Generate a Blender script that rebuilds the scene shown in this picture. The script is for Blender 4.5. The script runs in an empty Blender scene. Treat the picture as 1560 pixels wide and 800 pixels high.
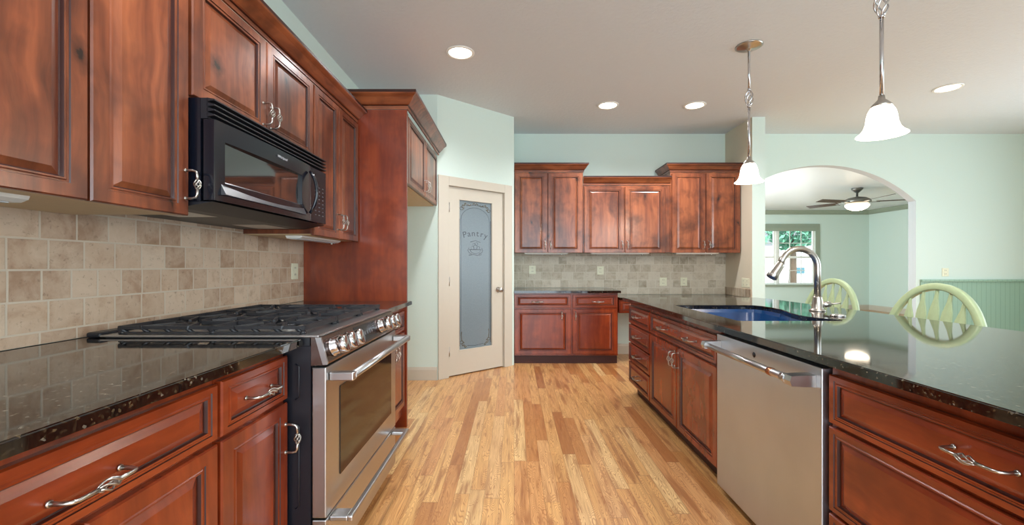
import bpy, bmesh, math, random
from mathutils import Vector, Matrix
random.seed(7)
PI = math.pi
S = bpy.context.scene
C = bpy.data.collections.new('kitchen'); S.collection.children.link(C)

# ------------------------------------------------------------------ camera
H = 1.22
cam_d = bpy.data.cameras.new('camera'); cam = bpy.data.objects.new('camera', cam_d); C.objects.link(cam)
cam.location = (0, 0, H); cam.rotation_euler = (PI/2, 0, 0)
cam_d.sensor_width = 36; cam_d.lens = 670/1560*36
cam_d.shift_x = -3/1560; cam_d.shift_y = 5/1560
cam_d.clip_start = 0.02; cam_d.clip_end = 200
S.camera = cam
# ------------------------------------------------------------------ world and daylight
W = bpy.data.worlds.new('daylight'); S.world = W; W.use_nodes = True
bg = W.node_tree.nodes['Background']
bg.inputs[0].default_value = (0.78, 0.91, 1.0, 1); bg.inputs[1].default_value = 2.6
S.view_settings.view_transform = 'Standard'; S.view_settings.look = 'None'
S.view_settings.gamma = 1; S.view_settings.use_curve_mapping = False
S.view_settings.exposure = 0.32

def area(name, loc, rot, sx, sy, power, col):
    l = bpy.data.lights.new(name, 'AREA'); l.shape = 'RECTANGLE'; l.size = sx; l.size_y = sy
    l.energy = power; l.color = col
    o = bpy.data.objects.new(name, l); C.objects.link(o); o.location = loc; o.rotation_euler = rot
    return o
# added daylight fill lamps: unseen rear opening, dining windows, windowless living room wall
area('rear_fill_light', (0.9, -2.7, 1.6), (PI/2, 0, 0), 5.0, 2.2, 110, (0.80, 0.92, 1.0))
area('dining_fill_light', (7.0, 2.6, 1.5), (0, PI/2, 0), 1.9, 3.6, 62, (0.82, 0.93, 1.0))
area('living_fill_light', (2.95, 9.0, 1.5), (0, -PI/2, 0), 1.8, 3.2, 190, (0.80, 0.93, 1.0))
sun = bpy.data.lights.new('sun', 'SUN'); sun.energy = 4.0; sun.angle = 0.02; sun.color = (1, 0.97, 0.92)
so = bpy.data.objects.new('sun', sun); C.objects.link(so); so.location = (0, -8, 10); so.rotation_euler = (math.radians(38), 0, math.radians(-12))
def ceiling_spot(loc, power):
    l = bpy.data.lights.new('downlight', 'SPOT'); l.energy = power; l.color = (0.96, 0.97, 1.0)
    l.spot_size = math.radians(150); l.spot_blend = 0.8; l.shadow_soft_size = 0.09
    o = bpy.data.objects.new('downlight', l); C.objects.link(o); o.location = loc
HC = 3.05
DOWN = [(-0.46, 3.77), (1.07, 5.01), (2.06, 5.01), (4.46, 4.52)]
EXTRA = [(-0.46, 1.3), (1.9, 0.2), (0.4, -1.2)]
for x, y in DOWN + EXTRA: ceiling_spot((x, y, HC-0.05), 75)

# ------------------------------------------------------------------ node helpers
def lin(c):
    return tuple(((v/255)/12.92 if v/255 <= 0.04045 else ((v/255+0.055)/1.055)**2.4) for v in c) + (1,)
class NT:
    def __init__(s, name):
        s.m = bpy.data.materials.new(name); s.m.use_nodes = True
        s.t = s.m.node_tree; s.b = s.t.nodes['Principled BSDF']; s.L = s.t.links
    def n(s, typ, **kw):
        nd = s.t.nodes.new(typ)
        for k, v in kw.items():
            setattr(nd, k, v)
        return nd
    def set(s, nd, i, v):
        if isinstance(v, bpy.types.NodeSocket): s.L.new(v, nd.inputs[i])
        else: nd.inputs[i].default_value = v
    def pos(s): return s.n('ShaderNodeNewGeometry').outputs['Position']
    def math(s, op, a, b=None, c=None):
        nd = s.n('ShaderNodeMath', operation=op); s.set(nd, 0, a)
        if b is not None: s.set(nd, 1, b)
        if c is not None: s.set(nd, 2, c)
        return nd.outputs[0]
    def vmul(s, v, k):
        nd = s.n('ShaderNodeVectorMath', operation='MULTIPLY'); s.set(nd, 0, v); nd.inputs[1].default_value = k
        return nd.outputs[0]
    def vadd(s, v, k):
        nd = s.n('ShaderNodeVectorMath', operation='ADD'); s.set(nd, 0, v); s.set(nd, 1, k)
        return nd.outputs[0]
    def noise(s, v, scale=1, detail=3, rough=0.55, dist=0.0):
        nd = s.n('ShaderNodeTexNoise'); s.set(nd, 'Vector', v); s.set(nd, 'Scale', scale)
        s.set(nd, 'Detail', detail); s.set(nd, 'Roughness', rough); s.set(nd, 'Distortion', dist)
        return nd.outputs['Fac']
    def ramp(s, f, stops, interp='LINEAR'):
        nd = s.n('ShaderNodeValToRGB'); s.set(nd, 0, f); r = nd.color_ramp; r.interpolation = interp
        while len(r.elements) < len(stops): r.elements.new(0.5)
        for e, (p, c) in zip(r.elements, stops):
            e.position = p; e.color = c if len(c) == 4 else tuple(c)+(1,)
        return nd.outputs[0]
    def mix(s, f, a, b, mode='MIX'):
        nd = s.n('ShaderNodeMix', data_type='RGBA', blend_type=mode)
        s.set(nd, 0, f); s.set(nd, 6, a); s.set(nd, 7, b)
        return nd.outputs[2]
    def sep(s, v):
        nd = s.n('ShaderNodeSeparateXYZ'); s.set(nd, 0, v); return nd.outputs
    def comb(s, x, y, z):
        nd = s.n('ShaderNodeCombineXYZ'); s.set(nd, 0, x); s.set(nd, 1, y); s.set(nd, 2, z); return nd.outputs[0]
    def white(s, v):
        nd = s.n('ShaderNodeTexWhiteNoise'); s.set(nd, 'Vector', v); return nd.outputs['Value']
    def bump(s, h, strength=0.2, dist=0.01):
        nd = s.n('ShaderNodeBump'); s.set(nd, 'Strength', strength); s.set(nd, 'Distance', dist); s.set(nd, 'Height', h)
        s.L.new(nd.outputs[0], s.b.inputs['Normal'])
    def p(s, **kw):
        for k, v in kw.items(): s.set(s.b, k.replace('_', ' '), v)
        return s

def plain(name, rgb, rough=0.5, metal=0.0, var=0.04, bump=0.0, scale=30, **kw):
    t = NT(name); f = t.noise(t.pos(), scale, 3)
    c = lin(rgb)
    a = tuple(v*(1-var) for v in c[:3])+(1,); b = tuple(min(1, v*(1+var)) for v in c[:3])+(1,)
    t.p(Base_Color=t.ramp(f, [(0.3, a), (0.7, b)]), Roughness=rough, Metallic=metal, **kw)
    if bump: t.bump(f, bump, 0.005)
    return t.m

def wood(name, axis, base, dark, light, knots=True, rough=0.32):
    t = NT(name); p = t.pos()
    k = [26, 26, 26]; k[axis] = 1.6
    k2 = [5.5, 5.5, 5.5]; k2[axis] = 0.9
    warp = t.noise(t.vmul(p, (3, 3, 3)), 1, 2)
    nd = t.n('ShaderNodeVectorMath', operation='SCALE'); t.set(nd, 0, t.comb(warp, warp, warp)); nd.inputs[3].default_value = 0.10
    pw = t.vadd(p, nd.outputs[0])
    g1 = t.noise(t.vmul(pw, k), 1, 5, 0.6)
    g2 = t.noise(t.vmul(pw, k2), 1, 3, 0.5, 0.6)
    blot = t.noise(p, 4.5, 3, 0.6)
    col = t.ramp(g2, [(0.34, dark), (0.5, base), (0.64, light)])
    col = t.mix(0.45, col, t.ramp(g1, [(0.3, dark), (0.7, light)]))
    col = t.mix(t.ramp(blot, [(0.46, (0, 0, 0)), (0.68, (0.7, 0.7, 0.7))]), col, dark)
    if knots:
        v = t.n('ShaderNodeTexVoronoi', voronoi_dimensions='2D'); o = t.sep(pw)
        t.set(v, 'Vector', t.comb(t.math('MULTIPLY', t.math('ADD', o[0], o[1]), 3.4), t.math('MULTIPLY', o[2], 2.1), 0.0)); t.set(v, 'Scale', 1.0)
        d = t.math('ADD', v.outputs['Distance'], t.math('MULTIPLY', t.math('SUBTRACT', t.noise(p, 45, 3), 0.5), 0.11))
        sc_ = t.n('ShaderNodeSeparateColor'); t.set(sc_, 0, v.outputs['Color'])
        d = t.math('ADD', d, t.math('MULTIPLY', t.math('GREATER_THAN', sc_.outputs[0], 0.5), 1.0))
        halo = t.ramp(d, [(0.04, (0.7, 0.7, 0.7)), (0.13, (0, 0, 0))])
        col = t.mix(halo, col, tuple(x*0.55 for x in dark[:3])+(1,))
        core = t.ramp(d, [(0.022, (1, 1, 1)), (0.036, (0, 0, 0))])
        col = t.mix(core, col, (0.012, 0.004, 0.002, 1))
    t.p(Base_Color=col, Roughness=rough, Coat_Weight=0.35, Coat_Roughness=0.18)
    t.bump(g1, 0.05, 0.003)
    return t.m
CB, CD, CL = lin((124, 61, 35)), lin((66, 28, 16)), lin((170, 96, 58))
wood_z = wood('stained_alder_vertical', 2, CB, CD, CL)
wood_y = wood('stained_alder_along_depth', 1, CB, CD, CL, knots=False)
wood_x = wood('stained_alder_across', 0, CB, CD, CL, knots=False)
BB_, BDk, BLt = lin((136, 52, 22)), lin((100, 34, 13)), lin((158, 68, 30))
base_z = wood('cherry_stained_vertical', 2, BB_, BDk, BLt, knots=False, rough=0.27)
base_y = wood('cherry_stained_along_depth', 1, BB_, BDk, BLt, knots=False, rough=0.27)
base_x = wood('cherry_stained_across', 0, BB_, BDk, BLt, knots=False, rough=0.27)
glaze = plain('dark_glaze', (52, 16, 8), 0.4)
toe_m = plain('toe_kick_stain', (62, 22, 14), 0.5)
raw_m = plain('maple_interior', (206, 180, 138), 0.55)

def oak_floor():
    t = NT('oak_strip_floor'); p = t.pos(); o = t.sep(p)
    w = 0.079
    xr = t.math('DIVIDE', o[0], w); row = t.math('FLOOR', xr); fx = t.math('FRACT', xr)
    r1 = t.white(t.comb(row, 3.1, 0.0))
    r1b = t.white(t.comb(row, 9.7, 4.0))
    ln = t.math('ADD', 0.75, t.math('MULTIPLY', r1b, 0.6))
    u = t.math('ADD', t.math('DIVIDE', o[1], ln), t.math('MULTIPLY', r1, 17.0))
    idn = t.math('FLOOR', u); fu = t.math('FRACT', u)
    r = t.white(t.comb(row, idn, 1.7)); r2 = t.white(t.comb(row, idn, 8.3))
    base = t.ramp(r, [(0.0, lin((176, 116, 66))), (0.12, lin((206, 148, 90))), (0.35, lin((226, 174, 110))),
                      (0.62, lin((234, 186, 120))), (0.82, lin((216, 158, 102))), (1.0, lin((244, 208, 146)))])
    off = t.comb(t.math('MULTIPLY', r, 31.0), t.math('MULTIPLY', r2, 57.0), t.math('MULTIPLY', r2, 11.0))
    q = t.vadd(p, off)
    fine = t.noise(t.vmul(q, (110, 5, 1)), 1, 4, 0.65)
    mid = t.noise(t.vmul(q, (24, 2.2, 1)), 1, 3, 0.5, 0.4)
    rings = t.n('ShaderNodeTexWave', wave_type='BANDS', bands_direction='X')
    t.set(rings, 'Vector', t.vadd(t.vmul(q, (9, 0.35, 1)), t.comb(t.math('MULTIPLY', t.noise(t.vmul(q, (9, 1.6, 1)), 1, 2), 5.0), 0.0, 0.0)))
    t.set(rings, 'Scale', 3.4); t.set(rings, 'Distortion', 1.6); t.set(rings, 'Detail', 2.0)
    col = t.mix(t.ramp(fine, [(0.4, (0.0, 0, 0)), (0.72, (0.5, 0.5, 0.5))]), base, lin((150, 92, 48)))
    col = t.mix(t.ramp(rings.outputs['Fac'], [(0.0, (0.62, 0.62, 0.62)), (0.34, (0, 0, 0))]), col, lin((158, 94, 48)))
    col = t.mix(t.ramp(mid, [(0.52, (0, 0, 0)), (0.68, (0.7, 0.7, 0.7))]), col, lin((148, 88, 46)))
    e = t.math('LESS_THAN', fx, 0.022); e2 = t.math('LESS_THAN', fu, 0.003)
    gap = t.math('MULTIPLY', t.math('MAXIMUM', e, e2), 0.55)
    col = t.mix(gap, col, lin((96, 54, 26)))
    t.p(Base_Color=col, Roughness=t.math('ADD', 0.24, t.math('MULTIPLY', fine, 0.14)), Coat_Weight=0.25, Coat_Roughness=0.16)
    t.bump(t.math('SUBTRACT', t.math('MULTIPLY', fine, 0.3), gap), 0.12, 0.004)
    return t.m
floor_m = oak_floor()

def granite(name='dark_granite'):
    t = NT(name); p = t.pos()
    v = t.n('ShaderNodeTexVoronoi'); t.set(v, 'Vector', p); t.set(v, 'Scale', 170.0)
    sp = t.n('ShaderNodeSeparateColor'); t.set(sp, 0, v.outputs['Color'])
    n1 = t.noise(p, 40, 4, 0.7)
    col = t.ramp(sp.outputs[0], [(0.0, lin((10, 10, 9))), (0.55, lin((22, 20, 17))), (0.76, lin((56, 46, 32))), (0.9, lin((92, 78, 56))), (0.975, lin((140, 132, 116)))], 'CONSTANT')
    col = t.mix(t.ramp(n1, [(0.4, (0.85, 0.85, 0.85)), (0.68, (0, 0, 0))]), col, lin((15, 14, 12)))
    t.p(Base_Color=col, Roughness=t.math('ADD', 0.03, t.math('MULTIPLY', n1, 0.04)), IOR=1.95)
    t.bump(t.noise(p, 28, 2), 0.006, 0.004)
    return t.m
granite_m = granite()

def tile(name, ax, a, b, c, gr, rh=0.104, bw=0.135, shift=0.0):
    t = NT(name); p = t.pos(); o = t.sep(p)
    vec = t.comb(t.math('ADD', o[ax], 20.0), t.math('ADD', o[2], 2.0+shift), 0.0)
    br = t.n('ShaderNodeTexBrick'); br.offset = 0.22; br.offset_frequency = 2; br.squash = 0.8; br.squash_frequency = 3
    t.set(br, 'Vector', vec); t.set(br, 'Scale', 1.0); t.set(br, 'Mortar Size', 0.0038); t.set(br, 'Mortar Smooth', 0.25)
    t.set(br, 'Brick Width', bw); t.set(br, 'Row Height', rh); t.set(br, 'Bias', 0.0)
    t.set(br, 'Color1', (0, 0, 0, 1)); t.set(br, 'Color2', (1, 1, 1, 1)); t.set(br, 'Mortar', (0.5, 0.5, 0.5, 1))
    tone = t.ramp(br.outputs['Color'], [(0, a), (0.5, b), (1, c)])
    n1 = t.noise(p, 11, 5, 0.65, 0.4); n2 = t.noise(p, 55, 4, 0.7)
    col = t.mix(t.ramp(n1, [(0.35, (0, 0, 0)), (0.7, (0.75, 0.75, 0.75))]), tone, c)
    col = t.mix(t.ramp(n1, [(0.25, (0.55, 0.55, 0.55)), (0.45, (0, 0, 0))]), col, a)
    col = t.mix(t.ramp(n2, [(0.28, (0.6, 0.6, 0.6)), (0.42, (0, 0, 0))]), col, tuple(x*0.55 for x in a[:3])+(1,))
    col = t.mix(br.outputs['Fac'], col, gr)
    t.p(Base_Color=col, Roughness=0.5)
    t.bump(t.math('SUBTRACT', t.math('MULTIPLY', n2, 0.25), br.outputs['Fac']), 0.35, 0.006)
    return t.m
tile_left_m = tile('travertine_along_depth', 1, lin((166, 134, 108)), lin((194, 165, 138)), lin((214, 192, 168)), lin((206, 192, 172)), bw=0.125, shift=0.018)
tile_back_m = tile('travertine_across', 0, lin((150, 138, 116)), lin((182, 170, 148)), lin((208, 200, 182)), lin((206, 200, 184)), rh=0.108, bw=0.15)

def paint(name, rgb, bump=0.06, sc=60, rough=0.75):
    t = NT(name); c = lin(rgb)
    f = t.noise(t.pos(), sc, 3); t.p(Base_Color=t.ramp(f, [(0.3, tuple(v*0.985 for v in c[:3])+(1,)), (0.7, c)]), Roughness=rough)
    t.bump(f, bump, 0.01); return t.m
wall_m = paint('seafoam_wall_paint', (210, 226, 217))
tan_m = paint('tan_wing_side', (214, 204, 182))
ceil_m = paint('knockdown_ceiling', (216, 222, 226), 0.4, 34, 0.65)
lceil_m = paint('living_ceiling', (220, 224, 226), 0.2, 34, 0.35)
trim_m = paint('beige_trim_paint', (200, 192, 176), 0.0, 20, 0.4)
sage_m = paint('sage_moulding_paint', (150, 160, 142), 0.0, 20, 0.45)

def bead():
    t = NT('sage_beadboard'); o = t.sep(t.pos())
    f = t.math('FRACT', t.math('DIVIDE', o[0], 0.066)); g = t.math('LESS_THAN', f, 0.09)
    t.p(Base_Color=t.mix(g, lin((146, 178, 158)), lin((126, 158, 138))), Roughness=0.45)
    t.bump(t.math('MULTIPLY', g, -1.0), 0.5, 0.006); return t.m
bead_m = bead()
def steel(name, rgb, ax, rough=0.3):
    t = NT(name); k = [220, 220, 220]; k[ax] = 3
    f = t.noise(t.vmul(t.pos(), k), 1, 3, 0.6); g = t.noise(t.pos(), 3, 2)
    c = lin(rgb)
    t.p(Base_Color=t.ramp(g, [(0.3, tuple(v*0.9 for v in c[:3])+(1,)), (0.7, c)]), Metallic=1.0,
        Roughness=t.math('ADD', rough-0.05, t.math('MULTIPLY', f, 0.12)))
    t.bump(f, 0.03, 0.001); return t.m
steel_m = steel('brushed_stainless', (196, 197, 198), 1)
steel_v = steel('dishwasher_stainless', (206, 214, 224), 2, 0.36)
chrome_m = plain('polished_nickel', (205, 205, 208), 0.16, 1.0, 0.02)
nickel_m = plain('satin_nickel', (188, 184, 178), 0.28, 1.0, 0.03)
copper_m = plain('copper_ring', (190, 130, 96), 0.3, 1.0)
black_m = plain('gloss_black_enamel', (14, 18, 28), 0.2, 0.0, 0.05, Specular_IOR_Level=0.6)
blackmat = plain('matte_black_plastic', (26, 28, 34), 0.42)
darkside = plain('dark_painted_steel_side', (22, 24, 32), 0.35)
iron_m = plain('cast_iron', (22, 24, 30), 0.45, 0.0, 0.15, 0.2, 120, Specular_IOR_Level=0.6)
ovenglass = plain('tinted_oven_glass', (34, 24, 15), 0.07, 0.0, 0.02, Specular_IOR_Level=0.55)
mwglass = plain('tinted_microwave_glass', (30, 29, 30), 0.05, 0.0, 0.02, Specular_IOR_Level=1.0, Coat_Weight=1.0, Coat_Roughness=0.03)
sink_m = plain('dark_blue_sink', (18, 62, 112), 0.22, 0.0, 0.05)
white_m = plain('white_plastic', (236, 236, 230), 0.35)
ivory_m = plain('ivory_outlet_plastic', (226, 226, 200), 0.4)
slot_m = plain('outlet_slot_dark', (70, 66, 58), 0.5)
chair_m = plain('sage_green_chair_paint', (166, 186, 148), 0.35, 0.0, 0.04)
etch_m = plain('dark_etched_ink', (92, 98, 104), 0.5)
etch_g = plain('etched_scroll_gold', (104, 98, 82), 0.5)
fan_m = plain('pewter_fan_metal', (120, 118, 112), 0.35, 0.8)
blade_m = plain('dark_fan_blade', (62, 44, 34), 0.4)
letter_m = plain('silver_lettering', (210, 214, 220), 0.3)
def emis(name, rgb, s):
    t = NT(name); c = lin(rgb); f = t.noise(t.pos(), 5, 1)
    t.p(Base_Color=c, Roughness=0.3, Emission_Color=t.ramp(f, [(0, c), (1, c)]), Emission_Strength=s); return t.m
lamp_m = emis('lit_lamp_lens', (255, 246, 228), 9)
shade_m = emis('lit_alabaster_shade', (255, 244, 226), 3.2)
bowl_m = emis('lit_fan_bowl', (255, 236, 210), 5)
def frosted():
    t = NT('frosted_glass')
    f = t.noise(t.pos(), 90, 3)
    t.p(Base_Color=t.ramp(f, [(0.3, lin((134, 150, 158))), (0.7, lin((144, 160, 168)))]), Roughness=0.3, Transmission_Weight=0.35, IOR=1.45)
    t.bump(f, 0.04, 0.002); return t.m
frost_m = frosted()
def clear():
    t = NT('window_glass'); t.t.nodes.remove(t.b)
    tr = t.n('ShaderNodeBsdfTransparent'); gl = t.n('ShaderNodeBsdfGlossy'); gl.inputs['Roughness'].default_value = 0.02
    fr = t.n('ShaderNodeFresnel'); fr.inputs[0].default_value = 1.35
    mx = t.n('ShaderNodeMixShader'); t.L.new(fr.outputs[0], mx.inputs[0]); t.L.new(tr.outputs[0], mx.inputs[1]); t.L.new(gl.outputs[0], mx.inputs[2])
    t.L.new(mx.outputs[0], t.t.nodes['Material Output'].inputs[0]); return t.m
glass_m = clear()
leaf_m = plain('tree_foliage', (110, 168, 140), 0.7, 0, 0.4, 0, 6)
bark_m = plain('tree_bark', (96, 78, 62), 0.8, 0, 0.2)
lawn_m = plain('pale_ground', (206, 208, 200), 0.9, 0, 0.1, 0, 2)
siding_m = plain('white_house_siding', (230, 232, 230), 0.7)
roofm = plain('grey_roof_shingles', (120, 122, 126), 0.8, 0, 0.2)
tealglass = plain('dark_house_window', (70, 112, 124), 0.1)

# ------------------------------------------------------------------ mesh helpers
class Fr:
    """frame: a runs along the wall, b out of it, c up"""
    def __init__(s, O, A, N): s.O = Vector(O); s.A = Vector(A).normalized(); s.N = Vector(N).normalized(); s.Z = Vector((0, 0, 1))
    def __call__(s, a, b, c): return s.O + s.A*a + s.N*b + s.Z*c
FL = Fr((0, 0, 0), (0, 1, 0), (1, 0, 0))      # left run: b = X
FR = Fr((0, 0, 0), (0, 1, 0), (-1, 0, 0))     # peninsula: b = -X
FB = Fr((0, 0, 0), (1, 0, 0), (0, -1, 0))     # back wall: b = -Y
FW = Fr((0, 0, 0), (1, 0, 0), (0, 1, 0))      # world: a=X b=Y

def box(bm, F, a0, a1, b0, b1, c0, c1, bev=0, mi=0):
    vs = [bm.verts.new(F(a, b, c)) for c in (c0, c1) for b in (b0, b1) for a in (a0, a1)]
    fs = []
    for q in ((0, 1, 3, 2), (4, 6, 7, 5), (0, 4, 5, 1), (2, 3, 7, 6), (0, 2, 6, 4), (1, 5, 7, 3)):
        f = bm.faces.new([vs[i] for i in q]); f.material_index = mi; fs.append(f)
    if bev:
        es = list({e for f in fs for e in f.edges})
        bmesh.ops.bevel(bm, geom=es, offset=bev, segments=2, affect='EDGES', profile=0.5)
def frames(pts):
    out = []; n = len(pts); up = None
    for i in range(n):
        t = (pts[min(i+1, n-1)] - pts[max(i-1, 0)]).normalized()
        if up is None:
            up = Vector((0, 0, 1)) if abs(t.z) < 0.9 else Vector((1, 0, 0))
        u = (up - t*up.dot(t)).normalized(); v = t.cross(u); up = u; out.append((u, v))
    return out
def tube(bm, pts, r, seg=8, sq=1.0, mi=0):
    pts = [Vector(p) for p in pts]; fr = frames(pts); rings = []
    for i, (p, (u, v)) in enumerate(zip(pts, fr)):
        rr = r[i] if isinstance(r, (list, tuple)) else r
        rings.append([bm.verts.new(p + u*math.cos(2*PI*k/seg)*rr + v*math.sin(2*PI*k/seg)*rr*sq) for k in range(seg)])
    for i in range(len(rings)-1):
        for k in range(seg):
            f = bm.faces.new([rings[i][k], rings[i][(k+1) % seg], rings[i+1][(k+1) % seg], rings[i+1][k]]); f.smooth = True; f.material_index = mi
    f = bm.faces.new(rings[0][::-1]); f.material_index = mi
    f = bm.faces.new(rings[-1]); f.material_index = mi
def lathe(bm, O, prof, axis=(0, 0, 1), seg=24, mi=0, smooth=True):
    O = Vector(O); ax = Vector(axis).normalized()
    h = Vector((1, 0, 0)) if abs(ax.x) < 0.9 else Vector((0, 1, 0))
    u = (h - ax*h.dot(ax)).normalized(); v = ax.cross(u); rings = []
    for r, z in prof:
        rings.append([bm.verts.new(O + ax*z + (u*math.cos(2*PI*k/seg)+v*math.sin(2*PI*k/seg))*max(r, 1e-4)) for k in range(seg)])
    for i in range(len(rings)-1):
        for k in range(seg):
            f = bm.faces.new([rings[i][k], rings[i][(k+1) % seg], rings[i+1][(k+1) % seg], rings[i+1][k]]); f.smooth = smooth; f.material_index = mi
    if prof[0][0] > 2e-4: bm.faces.new(rings[0][::-1]).material_index = mi
    if prof[-1][0] > 2e-4: bm.faces.new(rings[-1]).material_index = mi
def prism(bm, F, pts, b0, b1, mi=0):
    """outline pts (a,c) extruded along b"""
    n = len(pts)
    A = [bm.verts.new(F(a, b0, c)) for a, c in pts]; B = [bm.verts.new(F(a, b1, c)) for a, c in pts]
    fs = [bm.faces.new(A), bm.faces.new(B[::-1])]
    for i in range(n): fs.append(bm.faces.new([A[i], A[(i+1) % n], B[(i+1) % n], B[i]]))
    for f in fs: f.material_index = mi
def sweep(bm, path, prof, mi=0, dark=()):
    """profile (outward, z) swept along plan path [(x,y)], outward = right of travel, mitred"""
    P = [Vector(p) for p in path]; n = len(P); rings = []
    for i in range(n):
        d0 = (P[i]-P[i-1]).normalized() if i else None
        d1 = (P[i+1]-P[i]).normalized() if i < n-1 else None
        n0 = Vector((d0.y, -d0.x)) if d0 else None; n1 = Vector((d1.y, -d1.x)) if d1 else None
        if n0 and n1: m = (n0+n1); m = m/(m.dot(n0))
        else: m = n0 or n1
        rings.append([bm.verts.new((P[i].x+m.x*o, P[i].y+m.y*o, z)) for o, z in prof])
    k = len(prof)
    for i in range(n-1):
        for j in range(k):
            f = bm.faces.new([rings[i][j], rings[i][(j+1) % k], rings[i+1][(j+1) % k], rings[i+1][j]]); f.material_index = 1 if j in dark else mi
    bm.faces.new(rings[0]).material_index = mi; bm.faces.new(rings[-1][::-1]).material_index = mi

def wloc(o):
    v = Vector(o.location)
    while o.parent: o = o.parent; v += o.location
    return v
def obj(name, bm, mats, parent=None, loc=None, recalc=True):
    if recalc: bmesh.ops.recalc_face_normals(bm, faces=bm.faces)
    vs = [v.co.copy() for v in bm.verts]
    lo = Vector((min(v.x for v in vs), min(v.y for v in vs), min(v.z for v in vs)))
    hi = Vector((max(v.x for v in vs), max(v.y for v in vs), max(v.z for v in vs)))
    org = Vector(((lo.x+hi.x)/2, (lo.y+hi.y)/2, lo.z))
    bmesh.ops.translate(bm, verts=bm.verts, vec=-org)
    me = bpy.data.meshes.new(name); bm.to_mesh(me); bm.free()
    for m in (mats if isinstance(mats, (list, tuple)) else [mats]): me.materials.append(m)
    o = bpy.data.objects.new(name, me); C.objects.link(o)
    if parent is not None:
        o.parent = parent; o.location = org - wloc(parent)
    else: o.location = org
    return o
def thing(name, label, cat, loc, group=None):
    o = bpy.data.objects.new(name, None); C.objects.link(o); o.location = loc; o.empty_display_size = 0.1
    return tag(o, label, cat, group)
def tag(o, label, cat, group=None):
    o['label'] = label; o['category'] = cat
    if group: o['group'] = group
    return o
def struct(name, bm, m):
    o = obj(name, bm, m); o['kind'] = 'structure'; return o
def B(): return bmesh.new()
def boxobj(name, F, a0, a1, b0, b1, c0, c1, m, parent=None, bev=0):
    bm = B(); box(bm, F, a0, a1, b0, b1, c0, c1, bev); return obj(name, bm, m, parent)
def text_into(bm, s, size, F, a, b, c, depth=0.001, rot=0.0, mi=0, sx=1.0, flip=1, shear=0):
    cu = bpy.data.curves.new('t', 'FONT'); cu.body = s; cu.size = size; cu.align_x = 'CENTER'; cu.shear = shear; cu.resolution_u = 3
    o = bpy.data.objects.new('t', cu); C.objects.link(o)
    me = bpy.data.meshes.new_from_object(o)
    ca, sa = math.cos(rot), math.sin(rot)
    base = []
    for v in me.vertices:
        x, y = v.co.x*sx, v.co.y
        x, y = (x*ca - y*sa)*flip, x*sa + y*ca
        base.append(bm.verts.new(F(a+x, b+depth, c+y)))
    for p in me.polygons:
        try: f = bm.faces.new([base[i] for i in p.vertices]); f.material_index = mi
        except ValueError: pass
    bpy.data.objects.remove(o); bpy.data.curves.remove(cu); bpy.data.meshes.remove(me)

KX = 1.3
def panel(bm, F, a0, a1, c0, c1, bf, th=0.02, stile=0.052, rail=None):
    """raised panel door or drawer front; bf = front plane"""
    rail = rail or stile
    w = a1-a0; h = c1-c0
    lim = min(stile, w/KX*0.30, h*0.27); s = lim
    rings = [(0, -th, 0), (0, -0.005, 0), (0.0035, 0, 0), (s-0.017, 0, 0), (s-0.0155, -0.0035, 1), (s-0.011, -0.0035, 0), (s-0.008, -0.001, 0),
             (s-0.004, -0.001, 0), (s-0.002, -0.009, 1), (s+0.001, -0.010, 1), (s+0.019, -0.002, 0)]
    R = []
    for i, d, mi in rings:
        x = i*KX
        R.append([bm.verts.new(F(a, bf+d, c)) for a, c in ((a0+x, c0+i), (a1-x, c0+i), (a1-x, c1-i), (a0+x, c1-i))])
    for k in range(len(R)-1):
        for j in range(4):
            f = bm.faces.new([R[k][j], R[k][(j+1) % 4], R[k+1][(j+1) % 4], R[k+1][j]]); f.material_index = rings[k+1][2]
    bm.faces.new(R[-1]); bm.faces.new(R[0][::-1])
def pull(F, a, b, c, vertical, parent, L=None):
    """wire pull with a twisted birdcage middle"""
    L = L or (0.10 if vertical else 0.14); st = 0.042; r = 0.0042
    def q(s, o): return F(a, b+o, c+s) if vertical else F(a+s, b+o, c)
    bm = B(); k = L/2
    for sg in (-1, 1):
        tube(bm, [q(sg*k, 0), q(sg*k, st*0.6), q(sg*(k-0.004), st*0.9), q(sg*(k-0.012), st), q(sg*0.013, st+0.002)], [0.0052, r, r, r, 0.005], 8)
        lathe(bm, q(sg*k, 0), [(0.007, 0), (0.007, 0.003), (0.004, 0.005)], F.N, 10)
    cl = 0.017 if vertical else 0.022
    ax = F.Z if vertical else F.A; u = F.N; v = ax.cross(u)
    for w in range(5):
        pts = []
        for i in range(9):
            tt = i/8; rad = 0.0035 + 0.0075*math.sin(PI*tt); an = 2*PI*w/5 + 2.4*tt
            pts.append(q((tt*2-1)*cl, st+0.002) + (u*math.cos(an)+v*math.sin(an))*rad)
        tube(bm, pts, 0.0024, 5)
    return obj('pull_handle', bm, nickel_m, parent)
CROWN = [(0, 0), (0.008, 0), (0.008, 0.022), (0.014, 0.026), (0.02, 0.03), (0.03, 0.045), (0.045, 0.068), (0.062, 0.082), (0.066, 0.09), (0.066, 0.108), (0, 0.108)]
def crown(bm, path, z, s=1.0, sh=1.0):
    sweep(bm, path, [(o*s, z+h*sh) for o, h in CROWN], dark=(2, 8))

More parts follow.
